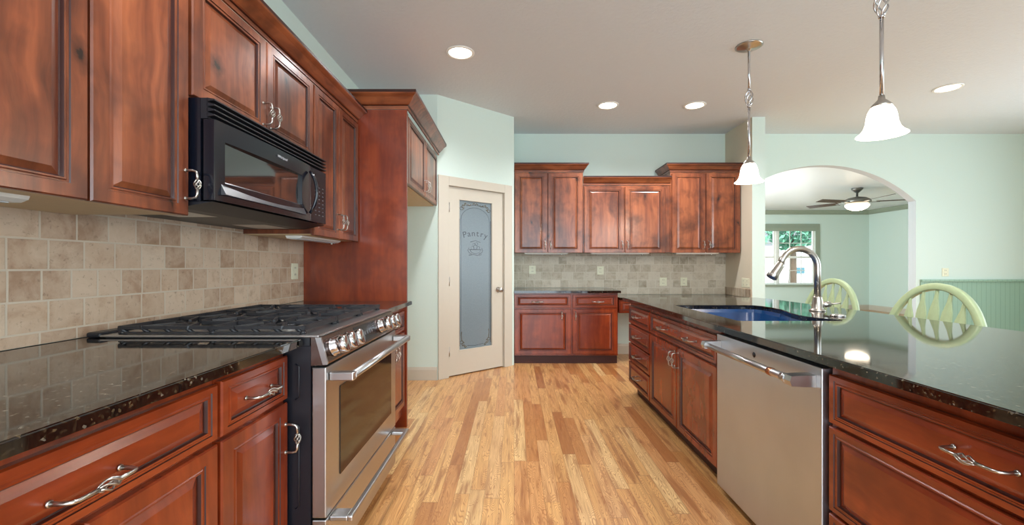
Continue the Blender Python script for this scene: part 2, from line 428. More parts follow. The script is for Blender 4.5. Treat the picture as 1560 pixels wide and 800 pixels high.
# ------------------------------------------------------------------ room shell
XW = -1.60; YB = 6.10; XR = 7.35; YR = -2.9
LY = 12.2; LX0 = 2.8; LX1 = 9.85; LC = 2.75
bm = B(); box(bm, FW, XW-0.15, XR+0.15, YR-0.15, YB+0.12, -0.12, 0)
box(bm, FW, 2.6, LX1+0.15, YB+0.12, LY+0.15, -0.12, 0); struct('floor', bm, floor_m)
bm = B(); box(bm, FW, XW-0.15, XR+0.15, YR-0.15, YB+0.12, HC, HC+0.12); struct('ceiling', bm, ceil_m)
bm = B(); box(bm, FW, 2.6, LX1+0.15, YB+0.121, LY+0.15, LC, LC+0.12); struct('ceiling_living', bm, lceil_m)
bm = B(); box(bm, FW, XW-0.12, XW, YR, YB-0.001, 0, HC); struct('wall_left', bm, wall_m)
# back wall with the arched opening
cx, hw, zs, zt = 4.30, 1.275, 2.12, 2.615
sag = zt-zs; Rr = (hw*hw+sag*sag)/(2*sag); zc = zt-Rr
def az(x): return zc+math.sqrt(Rr*Rr-(x-cx)**2)
x0 = 3.092
pts = [(XW-0.12, 0), (x0, 0), (x0, az(x0))]
for i in range(1, 28): x = x0+(cx+hw-x0)*i/28; pts.append((x, az(x)))
pts += [(cx+hw, zs), (cx+hw, 0), (XR, 0), (XR, HC), (XW-0.12, HC)]
bm = B(); prism(bm, FW, pts, YB, YB+0.12)
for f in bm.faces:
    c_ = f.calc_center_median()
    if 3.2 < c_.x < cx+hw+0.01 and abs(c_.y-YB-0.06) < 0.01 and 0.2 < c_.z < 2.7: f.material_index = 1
struct('wall_back', bm, [wall_m, paint('grey_arch_reveal_toned_down', (178, 180, 180))])  # reveal coloured darker grey to offset over-bright daylight on the jamb
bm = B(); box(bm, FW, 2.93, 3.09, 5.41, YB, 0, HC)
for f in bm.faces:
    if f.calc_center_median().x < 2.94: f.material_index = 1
struct('wall_wing', bm, [wall_m, tan_m])  # left face of the wing wall has its own tan tone
# right wall with wide dining windows
bm = B()
box(bm, FW, XR, XR+0.12, YR, 0.6, 0, HC); box(bm, FW, XR, XR+0.12, 4.6, YB+0.12, 0, HC)
box(bm, FW, XR, XR+0.12, 0.6, 4.6, 0, 0.7); box(bm, FW, XR, XR+0.12, 0.6, 4.6, 2.3, HC)
struct('wall_right', bm, wall_m)
# wall behind the viewer, with wide patio opening
bm = B()
box(bm, FW, XW-0.12, -1.3, YR-0.12, YR, 0, HC); box(bm, FW, 4.2, XR+0.12, YR-0.12, YR, 0, HC)
box(bm, FW, -1.3, 4.2, YR-0.12, YR, 2.5, HC)
struct('wall_rear', bm, wall_m)
bm = B()
for a in (-1.3, 1.42, 4.12): box(bm, FW, a, a+0.08, YR-0.09, YR-0.03, 0, 2.5)
box(bm, FW, -1.22, 4.12, YR-0.09, YR-0.03, 2.42, 2.5); box(bm, FW, -1.22, 4.12, YR-0.09, YR-0.03, 0, 0.08)
struct('window_3', bm, white_m)
bm = B()
for a in (0.6, 1.9, 3.22, 4.54): box(bm, FW, XR+0.03, XR+0.09, a, a+0.06, 0.7, 2.3)
box(bm, FW, XR+0.03, XR+0.09, 0.66, 4.54, 2.24, 2.3); box(bm, FW, XR+0.03, XR+0.09, 0.66, 4.54, 0.7, 0.76)
struct('window_2', bm, white_m)
# fridge alcove end wall and diagonal pantry wall
A2 = Vector((-0.82, 4.70, 0)); B2 = Vector((0.0, 5.41, 0))
bm = B(); box(bm, FW, XW, -0.82, 4.70, 4.82, 0, HC); struct('wall_alcove', bm, wall_m)
dd = (B2-A2); LD = dd.length; dn = Vector((dd.y, -dd.x, 0)).normalized()
FD = Fr(A2, dd, dn)
def ad(t): return t*LD
dl, dr = ad(0.129), ad(0.845); DT = 2.09
bm = B()
box(bm, FD, 0, dl-0.02, -0.12, 0, 0, HC); box(bm, FD, dr+0.02, LD, -0.12, 0, 0, HC); box(bm, FD, dl-0.02, dr+0.02, -0.12, 0, DT+0.02, HC)
struct('wall_pantry', bm, wall_m)
bm = B(); box(bm, FW, -0.12, 0.0, 5.42, YB, 0, HC); struct('wall_return', bm, wall_m)
# baseboards
def bb(bm, path, h=0.14, t=0.018):
    sweep(bm, path, [(0, 0), (t, 0), (t, h-0.03), (t-0.006, h-0.012), (t-0.010, h), (0, h)])
bm = B(); bb(bm, [(XW, 4.70), (-0.82, 4.70)]); o = struct('baseboard_alcove', bm, trim_m)
bm = B(); bb(bm, [(1.29, YB), (2.93, YB)]); struct('baseboard_back', bm, trim_m)
bm = B(); bb(bm, [(5.60, YB), (XR, YB)]); struct('baseboard_dining', bm, trim_m)
# living room shell
wx0, wx1, wz0, wz1 = 6.28, 8.36, 0.70, 2.26
bm = B()
box(bm, FW, 2.6, wx0, LY, LY+0.15, 0, LC); box(bm, FW, wx1, LX1+0.15, LY, LY+0.15, 0, LC)
box(bm, FW, wx0, wx1, LY, LY+0.15, 0, wz0); box(bm, FW, wx0, wx1, LY, LY+0.15, wz1, LC)
struct('wall_living_far', bm, wall_m)
bm = B(); box(bm, FW, LX1, LX1+0.15, YB+0.12, LY, 0, LC); struct('wall_living_right', bm, wall_m)
bm = B(); box(bm, FW, 2.6, 2.72, YB+0.12, LY, 0, LC); struct('wall_living_left', bm, wall_m)
bm = B(); box(bm, FW, XR+0.12, LX1+0.15, YB, YB+0.12, 0, LC); struct('wall_living_near', bm, wall_m)
cm = [(0, LC-0.001), (0.10, LC-0.001), (0.10, LC-0.02), (0.07, LC-0.04), (0.035, LC-0.075), (0.02, LC-0.085), (0.02, LC-0.11), (0, LC-0.11)]
bm = B(); sweep(bm, [(2.72, LY), (LX1, LY), (LX1, YB+0.13)], cm); struct('trim_1', bm, sage_m)
bm = B(); bb(bm, [(2.72, LY), (LX1, LY), (LX1, YB+0.13)]); struct('baseboard_living', bm, trim_m)
# living room window: casing, sashes, muntins, panes, shade
wn = bpy.data.objects.new('window_1', None); C.objects.link(wn); wn.location = ((wx0+wx1)/2, LY, wz0); wn['kind'] = 'structure'
bm = B()
for a0, a1, c0, c1 in ((wx0-0.11, wx0, wz0-0.02, wz1+0.12), (wx1, wx1+0.11, wz0-0.02, wz1+0.12), (wx0, wx1, wz1, wz1+0.12)):
    box(bm, FW, a0, a1, LY-0.025, LY, c0, c1)
obj('window_casing', bm, sage_m, wn)
bm = B(); box(bm, FW, wx0-0.14, wx1+0.14, LY-0.07, LY, wz0-0.05, wz0-0.0); obj('window_sill', bm, sage_m, wn)
um = (wx0+wx1)/2-0.02
for a0, a1 in ((wx0, um-0.03), (um+0.03, wx1)):
    bm = B(); f = 0.045; zm = (wz0+wz1)/2-0.02
    for q in ((a0, a0+f, wz0, wz1), (a1-f, a1, wz0, wz1), (a0+f, a1-f, wz0, wz0+f), (a0+f, a1-f, wz1-f, wz1), (a0+f, a1-f, zm-0.03, zm+0.03)):
        box(bm, FW, q[0], q[1], LY+0.03, LY+0.09, q[2], q[3])
    for i in (1, 2):
        x = a0+f+(a1-a0-2*f)*i/3; box(bm, FW, x-0.009, x+0.009, LY+0.055, LY+0.065, wz0+f, wz1-f)
    for z0, z1 in ((wz0+f, zm-0.03), (zm+0.03, wz1-f)):
        box(bm, FW, a0+f, a1-f, LY+0.056, LY+0.064, (z0+z1)/2-0.009, (z0+z1)/2+0.009)
    obj('window_frame', bm, white_m, wn)
    boxobj('pane', FW, a0+f, a1-f, LY+0.070, LY+0.074, wz0+f, wz1-f, glass_m, wn)
boxobj('mullion', FW, um-0.03, um+0.03, LY+0.0, LY+0.11, wz0, wz1, white_m, wn)
boxobj('roller_shade', FW, wx0, wx1, LY-0.06, LY-0.028, wz1-0.08, wz1+0.02, sage_m, wn)
# wainscot on the dining wall
bm = B(); box(bm, FB, 5.645, XR, -YB, -YB+0.012, 0.14, 1.0); struct('trim_2', bm, bead_m)
bm = B(); box(bm, FB, 5.63, XR, -YB, -YB+0.035, 1.0, 1.03, 0.004); box(bm, FB, 5.63, 5.68, -YB, -YB+0.018, 0.14, 1.0); struct('trim_3', bm, bead_m)
# backsplash tiles
bm = B(); box(bm, FL, YR+0.1, 3.32, XW, XW+0.012, 0.957, 1.90); struct('trim_4', bm, tile_left_m)
bm = B(); box(bm, FB, 0.0, 1.30, -YB, -YB+0.012, 0.916, 1.40); box(bm, FB, 1.30, 2.93, -YB, -YB+0.012, 0.825, 1.40); struct('trim_5', bm, tile_back_m)
tile_side_m = tile('mosaic_side', 1, lin((132, 116, 98)), lin((166, 148, 126)), lin((192, 176, 152)), lin((206, 198, 180)), rh=0.2, bw=0.075)
bm = B(); box(bm, FR, 5.43, YB-0.013, -2.93, -2.918, 0.825, 0.93); struct('trim_6', bm, tile_side_m)

# ------------------------------------------------------------------ pantry door
cs = bpy.data.objects.new('door_1', None); C.objects.link(cs); cs.location = FD((dl+dr)/2, 0, 0); cs['kind'] = 'structure'
bm = B(); cw = 0.115
for q in ((dl-0.02-cw, dl-0.005, 0, DT+0.015+0.09), (dr+0.005, dr+0.02+cw*0.9, 0, DT+0.015+0.09), (dl-0.005, dr+0.005, DT+0.005, DT+0.105)):
    box(bm, FD, q[0], q[1], 0.001, 0.02, q[2], q[3], 0.003)
for q in ((dl-0.02, dl-0.003, 0, DT+0.02), (dr+0.003, dr+0.02, 0, DT+0.02), (dl-0.003, dr+0.003, DT+0.003, DT+0.02)):
    box(bm, FD, q[0], q[1], -0.12, 0.001, q[2], q[3])
obj('casing', bm, trim_m, cs)
gl, gr_, gz0, gz1 = ad(0.2556), ad(0.700), 0.27, 1.965
bm = B()
for q in ((dl, gl, 0.012, DT), (gr_, dr, 0.012, DT), (gl, gr_, 0.012, gz0), (gl, gr_, gz1, DT)):
    box(bm, FD, q[0], q[1], -0.05, -0.008, q[2], q[3])
for q in ((gl, gl+0.012, gz0, gz1), (gr_-0.012, gr_, gz0, gz1), (gl, gr_, gz0, gz0+0.01), (gl, gr_, gz1-0.01, gz1)):
    box(bm, FD, q[0], q[1], -0.03, -0.006, q[2], q[3], 0.002)
slab = obj('door_slab', bm, trim_m, cs)
boxobj('frosted_pane', FD, gl+0.01, gr_-0.01, -0.031, -0.024, gz0+0.008, gz1-0.008, frost_m, cs)
# etched ornament
bm = B(); ga, gb = gl+0.03, gr_-0.03; gb_ = -0.0235; gm = (ga+gb)/2; gwd = gb-ga
def fl(pts, r=0.0028): tube(bm, [FD(a, gb_, c) for a, c in pts], r, 6, 0.4)
top = 1.80
fl([(ga-0.006, gz0+0.05), (ga-0.006, gz1-0.22)], 0.0045); fl([(gb+0.006, gz0+0.05), (gb+0.006, gz1-0.22)], 0.0045); fl([(ga+0.012, gz0+0.16), (ga+0.012, top-0.06)], 0.002); fl([(gb-0.012, gz0+0.16), (gb-0.012, top-0.06)], 0.002)
fl([(ga+0.012+(gwd-0.024)*(1-math.cos(PI*i/20))/2, top-0.06+0.145*math.sin(PI*i/20)) for i in range(21)])
fl([(ga+0.10, gz0+0.045), (gm, gz0+0.035), (gb-0.10, gz0+0.045)]); fl([(ga+0.08, gz1-0.065), (gm, gz1-0.05), (gb-0.08, gz1-0.065)])
etched = obj('etched_border', bm, etch_m, cs)
bm = B()
def scroll(a, c, sa, sc):
    for k in range(3):
        R0 = 0.030-0.006*k
        cx_, cz_ = a+sa*0.03*k, c+sc*0.028*(2-k)*0.8
        fl([(cx_+sa*R0*(1-i/14)*math.cos(i*0.5+k), cz_+sc*R0*(1-i/14)*math.sin(i*0.5+k)) for i in range(13)], 0.0055)
for (a, sa) in ((ga+0.015, 1), (gb-0.015, -1)):
    scroll(a, gz0+0.04, sa, 1); scroll(a, gz1-0.05, sa, -1)
    fl([(a+sa*0.01, gz0+0.10), (a, gz0+0.17), (a+sa*0.006, gz0+0.21)], 0.005)
    fl([(a+sa*0.08, gz1-0.05), (a+sa*0.12, gz1-0.06), (a+sa*0.135, gz1-0.045)], 0.006)
fl([(gm-0.04, gz1-0.045), (gm-0.015, gz1-0.03), (gm, gz1-0.05), (gm+0.015, gz1-0.03), (gm+0.04, gz1-0.045)], 0.006)
obj('etched_scrollwork', bm, etch_g, cs)
bm = B()
wd = 'Pantry'
for i, ch in enumerate(wd):
    th = (i-2.5)*0.125; rad = 0.46
    text_into(bm, ch, 0.098, FD, gm+rad*math.sin(th), gb_, 1.56-rad*0.9+rad*0.9*math.cos(th), 0.0015, -th*0.85, sx=1.15)
obj('etched_lettering', bm, etch_m, cs, recalc=False)
bm = B()   # bowl of fruit emblem
cz = 1.405
fl([(gm+0.075*math.cos(a), cz+0.045*math.sin(a)) for a in [PI+PI*i/10 for i in range(11)]], 0.003)
fl([(gm-0.085, cz), (gm+0.085, cz)], 0.003)
for a, c, r in ((-0.04, 0.02, 0.02), (0.0, 0.03, 0.026), (0.04, 0.02, 0.02), (0.015, 0.065, 0.018), (-0.02, 0.06, 0.015)):
    fl([(gm+a+r*math.cos(t*PI/5), cz+c+r*math.sin(t*PI/5)) for t in range(11)], 0.0024)
for s in (-1, 1): fl([(gm+s*0.05, cz-0.05), (gm+s*0.09, cz-0.035), (gm+s*0.105, cz-0.01), (gm+s*0.09, cz+0.02)], 0.003)
fl([(gm-0.09, cz-0.065), (gm-0.03, cz-0.055), (gm+0.03, cz-0.065), (gm+0.09, cz-0.055)], 0.003)
fl([(gm-0.07, cz+0.085), (gm, cz+0.105), (gm+0.07, cz+0.085)], 0.0024)
obj('etched_emblem', bm, etch_m, cs)
bm = B(); ka = ad(0.775)
lathe(bm, FD(ka, -0.008, 0.935), [(0.032, 0), (0.032, 0.006), (0.014, 0.012), (0.011, 0.035), (0.026, 0.045), (0.031, 0.058), (0.024, 0.07), (0.0, 0.073)], FD.N, 20)
obj('door_knob', bm, nickel_m, cs)
for z in (0.28, 1.05, 1.86):
    bm = B(); tube(bm, [FD(dl+0.008, -0.001, z-0.05), FD(dl+0.008, -0.001, z+0.05)], 0.009, 8); obj('hinge', bm, nickel_m, cs)

# ------------------------------------------------------------------ cabinets
def cab(F, name, label, a0, a1, b0, bf, c0, c1, fronts, group, wm_body=None, crownpath=None, toe=None, cz=None):
    """fronts: list of (kind, a0, a1, c0, c1, [pulls (a, c, vertical)])"""
    base = F((a0+a1)/2, (b0+bf)/2, 0 if toe else c0)
    t = thing(name, label, 'cabinet', base, group)
    bm = B(); e = 0.0015
    box(bm, F, a0+e, a1-e, b0, bf-0.021, c0, c1)
    wz = base_z if toe else wood_z
    obj('body', bm, wm_body or wz, t)
    if label.find('wall cabinet') >= 0 and 'base' not in label and F is FL:
        boxobj('underside', F, a0+0.012, a1-0.012, b0, bf-0.03, c0-0.0045, c0-0.0005, raw_m, t)
    if toe:
        boxobj('toe_kick', F, a0+e, a1-e, b0, bf-toe, 0, c0-0.0005, toe_m, t)
    hm = (base_y if toe else wood_y) if F in (FL, FR) else (base_x if toe else wood_x)
    for kind, d0, d1, z0, z1, pulls in fronts:
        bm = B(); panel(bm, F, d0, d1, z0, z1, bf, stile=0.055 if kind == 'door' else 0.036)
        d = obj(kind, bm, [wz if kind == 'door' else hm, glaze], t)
        for (pa, pc, v) in pulls: pull(F, pa, bf-0.0005, pc, v, d)
    if crownpath:
        bm = B(); crown(bm, crownpath, cz); obj('crown_moulding', bm, [hm, glaze], t)
    return t
GB = 'base cabinets of the kitchen'; GW = 'wall cabinets of the kitchen'
BL = -0.82; LT = 0.927
# left base run
cab(FL, 'base_cabinet', 'stained wood base cabinet under the left counter nearest the viewer, wide drawer over two doors', 0.455, 1.228, XW+0.001, BL, 0.10, LT,
    [('drawer', 0.462, 1.221, 0.738, 0.892, [(0.845, 0.80, False)]), ('door', 0.462, 0.838, 0.125, 0.725, []), ('door', 0.845, 1.221, 0.125, 0.725, [])], None, toe=0.085)
cab(FL, 'base_cabinet', 'stained wood base cabinet at the near side of the range, one drawer over one door', 1.228, 1.603, XW+0.001, BL, 0.10, LT,
    [('drawer', 1.236, 1.596, 0.738, 0.895, [(1.416, 0.815, False)]), ('door', 1.236, 1.596, 0.125, 0.725, [(1.578, 0.60, True)])], None, toe=0.085)
cab(FL, 'base_cabinet', 'stained wood base cabinet between the range and the tall wooden end panel', 2.575, 3.315, XW+0.001, BL, 0.10, LT,
    [('drawer', 2.583, 3.307, 0.738, 0.885, [(2.945, 0.81, False)]), ('door', 2.583, 2.942, 0.175, 0.725, [(2.91, 0.62, True)]), ('door', 2.948, 3.307, 0.175, 0.725, [(2.98, 0.62, True)])], None, toe=0.085)
cab(FL, 'base_cabinet', 'stained wood base cabinet left of the viewer, outside the picture', -0.6, 0.453, XW+0.001, BL, 0.10, LT,
    [('drawer', -0.593, 0.446, 0.738, 0.892, []), ('door', -0.593, -0.077, 0.125, 0.725, []), ('door', -0.07, 0.446, 0.125, 0.725, [])], None, toe=0.085)
# left wall cabinets
BU = -1.17; UB = 1.40; UT = 2.30
cab(FL, 'wall_cabinet', 'tall wall cabinet with two long doors above the near left counter', 0.84, 1.592, XW+0.0135, BU, UB+0.008, UT,
    [('door', 0.848, 1.211, UB, 2.285, []), ('door', 1.219, 1.584, UB, 2.285, [(1.566, 1.51, True)])], None)
cab(FL, 'wall_cabinet', 'short two-door wall cabinet above the black microwave', 1.594, 2.574, XW+0.0135, BU, 1.835, UT,
    [('door', 1.602, 2.080, 1.843, 2.285, [(2.052, 1.93, True)]), ('door', 2.088, 2.566, 1.843, 2.285, [(2.116, 1.93, True)])], None)
cab(FL, 'wall_cabinet', 'narrow two-door wall cabinet between the microwave and the tall refrigerator surround', 2.576, 3.318, XW+0.0135, BU, UB+0.008, UT,
    [('door', 2.584, 2.942, UB, 2.285, [(2.915, 1.51, True)]), ('door', 2.950, 3.31, UB, 2.285, [(2.977, 1.51, True)])], None)
cab(FL, 'wall_cabinet', 'wall cabinet above the left counter beside the viewer, outside the picture', -0.6, 0.838, XW+0.0135, BU, UB+0.008, UT,
    [('door', -0.593, 0.116, UB, 2.285, []), ('door', 0.124, 0.83, UB, 2.285, [])], None)
bm = B(); crown(bm, [(BU-0.02, 3.319), (BU-0.02, -0.6)][::-1], 2.301, 1.25, 0.85)
tag(obj('crown_moulding', bm, [wood_y, glaze]), 'long stained crown moulding along the tops of the left wall cabinets', 'moulding')
# refrigerator surround: tall panel and deep cabinet above
t = thing('refrigerator_surround', 'tall wooden end panel with deep two-door cabinet above the empty refrigerator space', 'cabinet', (-1.2, 4.0, 0))
boxobj('end_panel', FL, 3.3215, 3.345, XW+0.0005, -0.81, 0, 2.40, base_z, t)
bm = B(); box(bm, FL, 3.346, 4.698, XW+0.0005, -0.841, 1.865, 2.40); obj('body', bm, wood_z, t)
boxobj('underside', FL, 3.346, 4.698, XW+0.0005, -0.86, 1.855, 1.8645, raw_m, t)
for d0, d1, pa in ((3.43, 4.055, 4.02), (4.065, 4.69, 4.10)):
    bm = B(); panel(bm, FL, d0, d1, 1.86, 2.385, -0.82); d = obj('door', bm, [wood_z, glaze], t); pull(FL, pa, -0.8205, 1.95, True, d)
boxobj('filler_strip', FL, 3.3455, 3.425, -0.84, -0.822, 1.86, 2.40, wood_z, t)
bm = B(); crown(bm, [(XW+0.001, 3.3215), (-0.81, 3.3215), (-0.81, 4.698)], 2.401, 1.35, 1.1)
obj('crown_moulding', bm, [wood_x, glaze], t)
# back wall cabinets
BK = -5.66; BD = -YB+0.0135
def backcab(label, x0, x1, topz, drs, z0=1.388, ret=(True, True)):
    path = []
    yb = -BD; yf = 5.68
    path.append((x0, yb)) if ret[0] else None
    path += [(x0, yf), (x1, yf)]
    path.append((x1, yb)) if ret[1] else None
    fr = [('door', a, b, z0, topz-0.02, [(p, z0+0.10, True)]) for a, b, p in drs]
    # travelling so that "right of travel" points outward
    return cab(FB, 'wall_cabinet', label, x0, x1, BD, BK, z0+0.006, topz, fr, None, crownpath=path, cz=topz+0.001)
backcab('stained two-door wall cabinet on the back wall beside the pantry door', 0.004, 0.892, 2.43, ((0.010, 0.432, 0.40), (0.438, 0.884, 0.47)), ret=(False, True))
backcab('lower stained two-door wall cabinet in the middle of the back wall', 0.965, 1.94, 2.26, ((0.908, 1.418, 1.386), (1.430, 1.944, 1.46)), ret=(False, False)) if False else None
t = cab(FB, 'wall_cabinet', 'lower stained two-door wall cabinet in the middle of the back wall', 0.8935, 2.0165, BD, BK, 1.394, 2.26,
    [('door', 0.906, 1.418, 1.388, 2.235, [(1.390, 1.488, True)]), ('door', 1.430, 1.95, 1.388, 2.235, [(1.458, 1.488, True)])], None, crownpath=[(0.8935, 5.68), (2.0165, 5.68)], cz=2.261)
backcab('stained two-door wall cabinet on the back wall beside the wing wall', 2.018, 2.925, 2.43, ((2.034, 2.466, 2.436), (2.478, 2.915, 2.508)), ret=(True, False))
# back base cabinet
BF = -5.45
cab(FB, 'base_cabinet', 'stained base cabinet on the back wall beside the pantry, two drawers over two doors', 0.002, 1.292, -YB+0.001, BF, 0.105, 0.884,
    [('drawer', 0.006, 0.708, 0.70, 0.862, [(0.29, 0.775, False)]), ('drawer', 0.728, 1.278, 0.70, 0.862, [(1.04, 0.775, False)]),
     ('door', 0.006, 0.708, 0.125, 0.682, [(0.59, 0.60, True)]), ('door', 0.728, 1.278, 0.125, 0.682, [(0.67+0.09, 0.60, True)])], None, toe=0.06)
def counter(name, label, outline, z1, th, hole=None):
    bm = B(); vs = [bm.verts.new((x, y, z1-th)) for x, y in outline]
    es = [bm.edges.new((vs[i], vs[(i+1) % len(vs)])) for i in range(len(vs))]
    if hole:
        hv = [bm.verts.new((x, y, z1-th)) for x, y in hole]
        es += [bm.edges.new((hv[i], hv[(i+1) % len(hv)])) for i in range(len(hv))]
    bmesh.ops.triangle_fill(bm, use_beauty=True, edges=es)
    r = bmesh.ops.extrude_face_region(bm, geom=list(bm.faces))
    bmesh.ops.translate(bm, verts=[g for g in r['geom'] if isinstance(g, bmesh.types.BMVert)], vec=(0, 0, th))
    bmesh.ops.recalc_face_normals(bm, faces=bm.faces)
    es = [e for e in bm.edges if len(e.link_faces) == 2 and e.calc_face_angle(0) > 1.0 and e.verts[0].co.z > z1-0.001 and e.verts[1].co.z > z1-0.001]
    bmesh.ops.bevel(bm, geom=es, offset=0.004, segments=3, affect='EDGES')
    return tag(obj(name, bm, granite_m), label, 'countertop')
counter('countertop', 'long dark granite countertop along the left wall around the range',
        [(XW+0.001, -0.6), (-0.77, -0.6), (-0.77, 1.604), (-1.53, 1.604), (-1.53, 2.572), (-0.77, 2.572), (-0.77, 3.319), (XW+0.001, 3.319)], 0.955, 0.0275)
counter('countertop', 'dark granite countertop on the back base cabinet beside the pantry',
        [(0.001, YB-0.001), (0.001, 5.40), (1.315, 5.40), (1.315, YB-0.001)], 0.914, 0.0295)
counter('countertop', 'lower dark granite desk top on the back wall behind the peninsula',
        [(1.317, YB-0.001), (1.317, 5.47), (2.929, 5.47), (2.929, YB-0.001)], 0.823, 0.03)
t = thing('desk_drawer_unit', 'small stained drawer box under the lower granite desk top', 'cabinet', (1.9, 5.8, 0))
boxobj('body', FB, 1.32, 2.9, -YB+0.001, -5.53, 0.625, 0.792, base_x, t)
for a0, a1 in ((1.33, 2.10), (2.12, 2.89)):
    bm = B(); panel(bm, FB, a0, a1, 0.632, 0.775, -5.51, stile=0.03); d = obj('drawer', bm, [base_x, glaze], t); pull(FB, (a0+a1)/2, -5.5105, 0.705, False, d)
boxobj('side_panel', FB, 2.88, 2.90, -YB+0.001, -5.535, 0, 0.6245, base_z, t)

# peninsula
PR = -1.10; PT = 0.884
hole = [(1.25, 2.46), (1.25, 3.40)]
hole += [(1.27, 3.42), (1.80, 3.42), (1.86, 3.40), (1.885, 3.34), (1.885, 3.20), (1.87, 3.08), (1.83, 2.96), (1.79, 2.84), (1.77, 2.74), (1.77, 2.66), (1.79, 2.58), (1.83, 2.51), (1.84, 2.47), (1.82, 2.445), (1.27, 2.44)]
counter('countertop', 'large dark granite peninsula countertop with the sink cut into it',
        [(1.05, -0.6), (2.37, -0.6), (2.37, 4.02), (2.33, 4.245), (1.05, 4.245)], 0.914, 0.0295, hole)
cab(FR, 'base_cabinet', 'narrow stained four-drawer stack at the far end of the peninsula', 3.555, 4.222, -1.95, PR, 0.10, PT,
    [('drawer', 3.578, 4.215, z0, z1, [(3.895, (z0+z1)/2+0.005, False)]) for z0, z1 in ((0.68, 0.842), (0.500, 0.667), (0.325, 0.488), (0.118, 0.313))], None, toe=0.085)
cab(FR, 'base_cabinet', 'stained sink cabinet with false drawer front over two doors below the blue sink', 2.378, 3.553, -1.95, PR, 0.10, 0.68,
    [('door', 2.388, 2.972, 0.118, 0.667, [(2.945, 0.585, True)]), ('door', 2.982, 3.560, 0.118, 0.667, [(3.01, 0.585, True)])], None, toe=0.085)
sb = [o for o in C.objects if o.get('label', '').startswith('stained sink cabinet')][0]
boxobj('apron_frame', FR, 2.3795, 3.5515, -1.152, PR-0.021, 0.6805, PT, base_y, sb)
bm = B(); panel(bm, FR, 2.388, 3.560, 0.68, 0.842, PR, stile=0.036); d = obj('false_drawer_front', bm, [base_y, glaze], sb)
for a in (2.72, 3.22): pull(FR, a, PR-0.0005, 0.762, False, d)
cab(FR, 'base_cabinet', 'wide stained three-drawer cabinet at the near side of the dishwasher', 0.49, 1.548, -1.95, PR, 0.10, PT,
    [('drawer', 0.51, 1.540, z0, z1, [(1.03, (z0+z1)/2+0.01, False)]) for z0, z1 in ((0.672, 0.842), (0.368, 0.660), (0.118, 0.356))], None, toe=0.085)
cab(FR, 'base_cabinet', 'stained two-door peninsula cabinet beside the viewer, outside the picture', -0.6, 0.488, -1.95, PR, 0.10, PT,
    [('door', -0.59, -0.06, 0.118, 0.842, []), ('door', -0.05, 0.48, 0.118, 0.842, [])], None, toe=0.085)
tag(boxobj('peninsula_back_panel', FR, -0.6, 4.222, -1.975, -1.952, 0, PT, base_z), 'stained wood panel closing the back of the peninsula behind the chairs', 'panel')
# sink basin
bm = B()
def ring(k, z):
    cxm = 1.55; cym = 2.93
    return [bm.verts.new((cxm+(x-cxm)*k, cym+(y-cym)*k, z)) for x, y in hole]
R = [ring(1.03, 0.8835), ring(0.985, 0.8835), ring(0.96, 0.86), ring(0.93, 0.72), ring(0.88, 0.695)]
for i in range(4):
    for j in range(len(hole)):
        f = bm.faces.new([R[i][j], R[i][(j+1) % len(hole)], R[i+1][(j+1) % len(hole)], R[i+1][j]]); f.smooth = i > 1
bm.faces.new(R[-1])
sk = obj('sink', bm, sink_m); tag(sk, 'dark blue undermount sink in the peninsula countertop', 'sink')
bm = B(); lathe(bm, (1.55, 2.93, 0.6955), [(0.05, 0), (0.05, 0.004), (0.035, 0.002), (0.0, 0.001)]); obj('drain', bm, chrome_m, sk)
# faucet
fx, fy, fz = 2.05, 2.97, 0.9145
t = thing('kitchen_faucet', 'tall gooseneck pull-down faucet standing behind the sink', 'faucet', (fx, fy, fz))
bm = B(); lathe(bm, (fx, fy, fz), [(0.048, 0), (0.048, 0.006), (0.040, 0.012), (0.034, 0.02), (0.031, 0.07), (0.027, 0.09), (0.0255, 0.10)]); obj('base', bm, nickel_m, t)
bm = B(); r = 0.125; pts = [(fx, fy, fz+0.09), (fx, fy, fz+0.27)]
pts += [(fx-r+r*math.cos(a), fy, fz+0.295+r*math.sin(a)) for a in [PI*i/14*0.94 for i in range(15)]]
tube(bm, pts, 0.0205, 14); obj('gooseneck', bm, nickel_m, t)
p0 = Vector(pts[-1]); d = (Vector(pts[-1])-Vector(pts[-2])).normalized(); d = (d+Vector((-0.38, 0, 0))).normalized()
bm = B(); lathe(bm, p0-d*0.005, [(0.024, 0), (0.027, 0.01), (0.028, 0.03), (0.033, 0.09), (0.036, 0.115), (0.03, 0.12), (0.0, 0.12)], d, 18); obj('spray_head', bm, nickel_m, t)
bm = B(); tube(bm, [(fx+0.02, fy, fz+0.045), (fx+0.05, fy-0.01, fz+0.045), (fx+0.075, fy-0.02, fz+0.05)], [0.02, 0.02, 0.017], 12)
tube(bm, [(fx+0.07, fy-0.02, fz+0.048), (fx+0.09, fy-0.03, fz+0.052), (fx+0.12, fy-0.05, fz+0.058)], [0.007, 0.006, 0.005], 8)
obj('lever', bm, nickel_m, t)
bm = B(); lathe(bm, (1.96, 2.66, 0.9145), [(0.04, 0), (0.04, 0.006), (0.03, 0.012), (0.012, 0.014), (0.0, 0.014)]); tag(obj('air_switch_cap', bm, chrome_m), 'small round chrome cap on the granite beside the faucet', 'sink fitting')

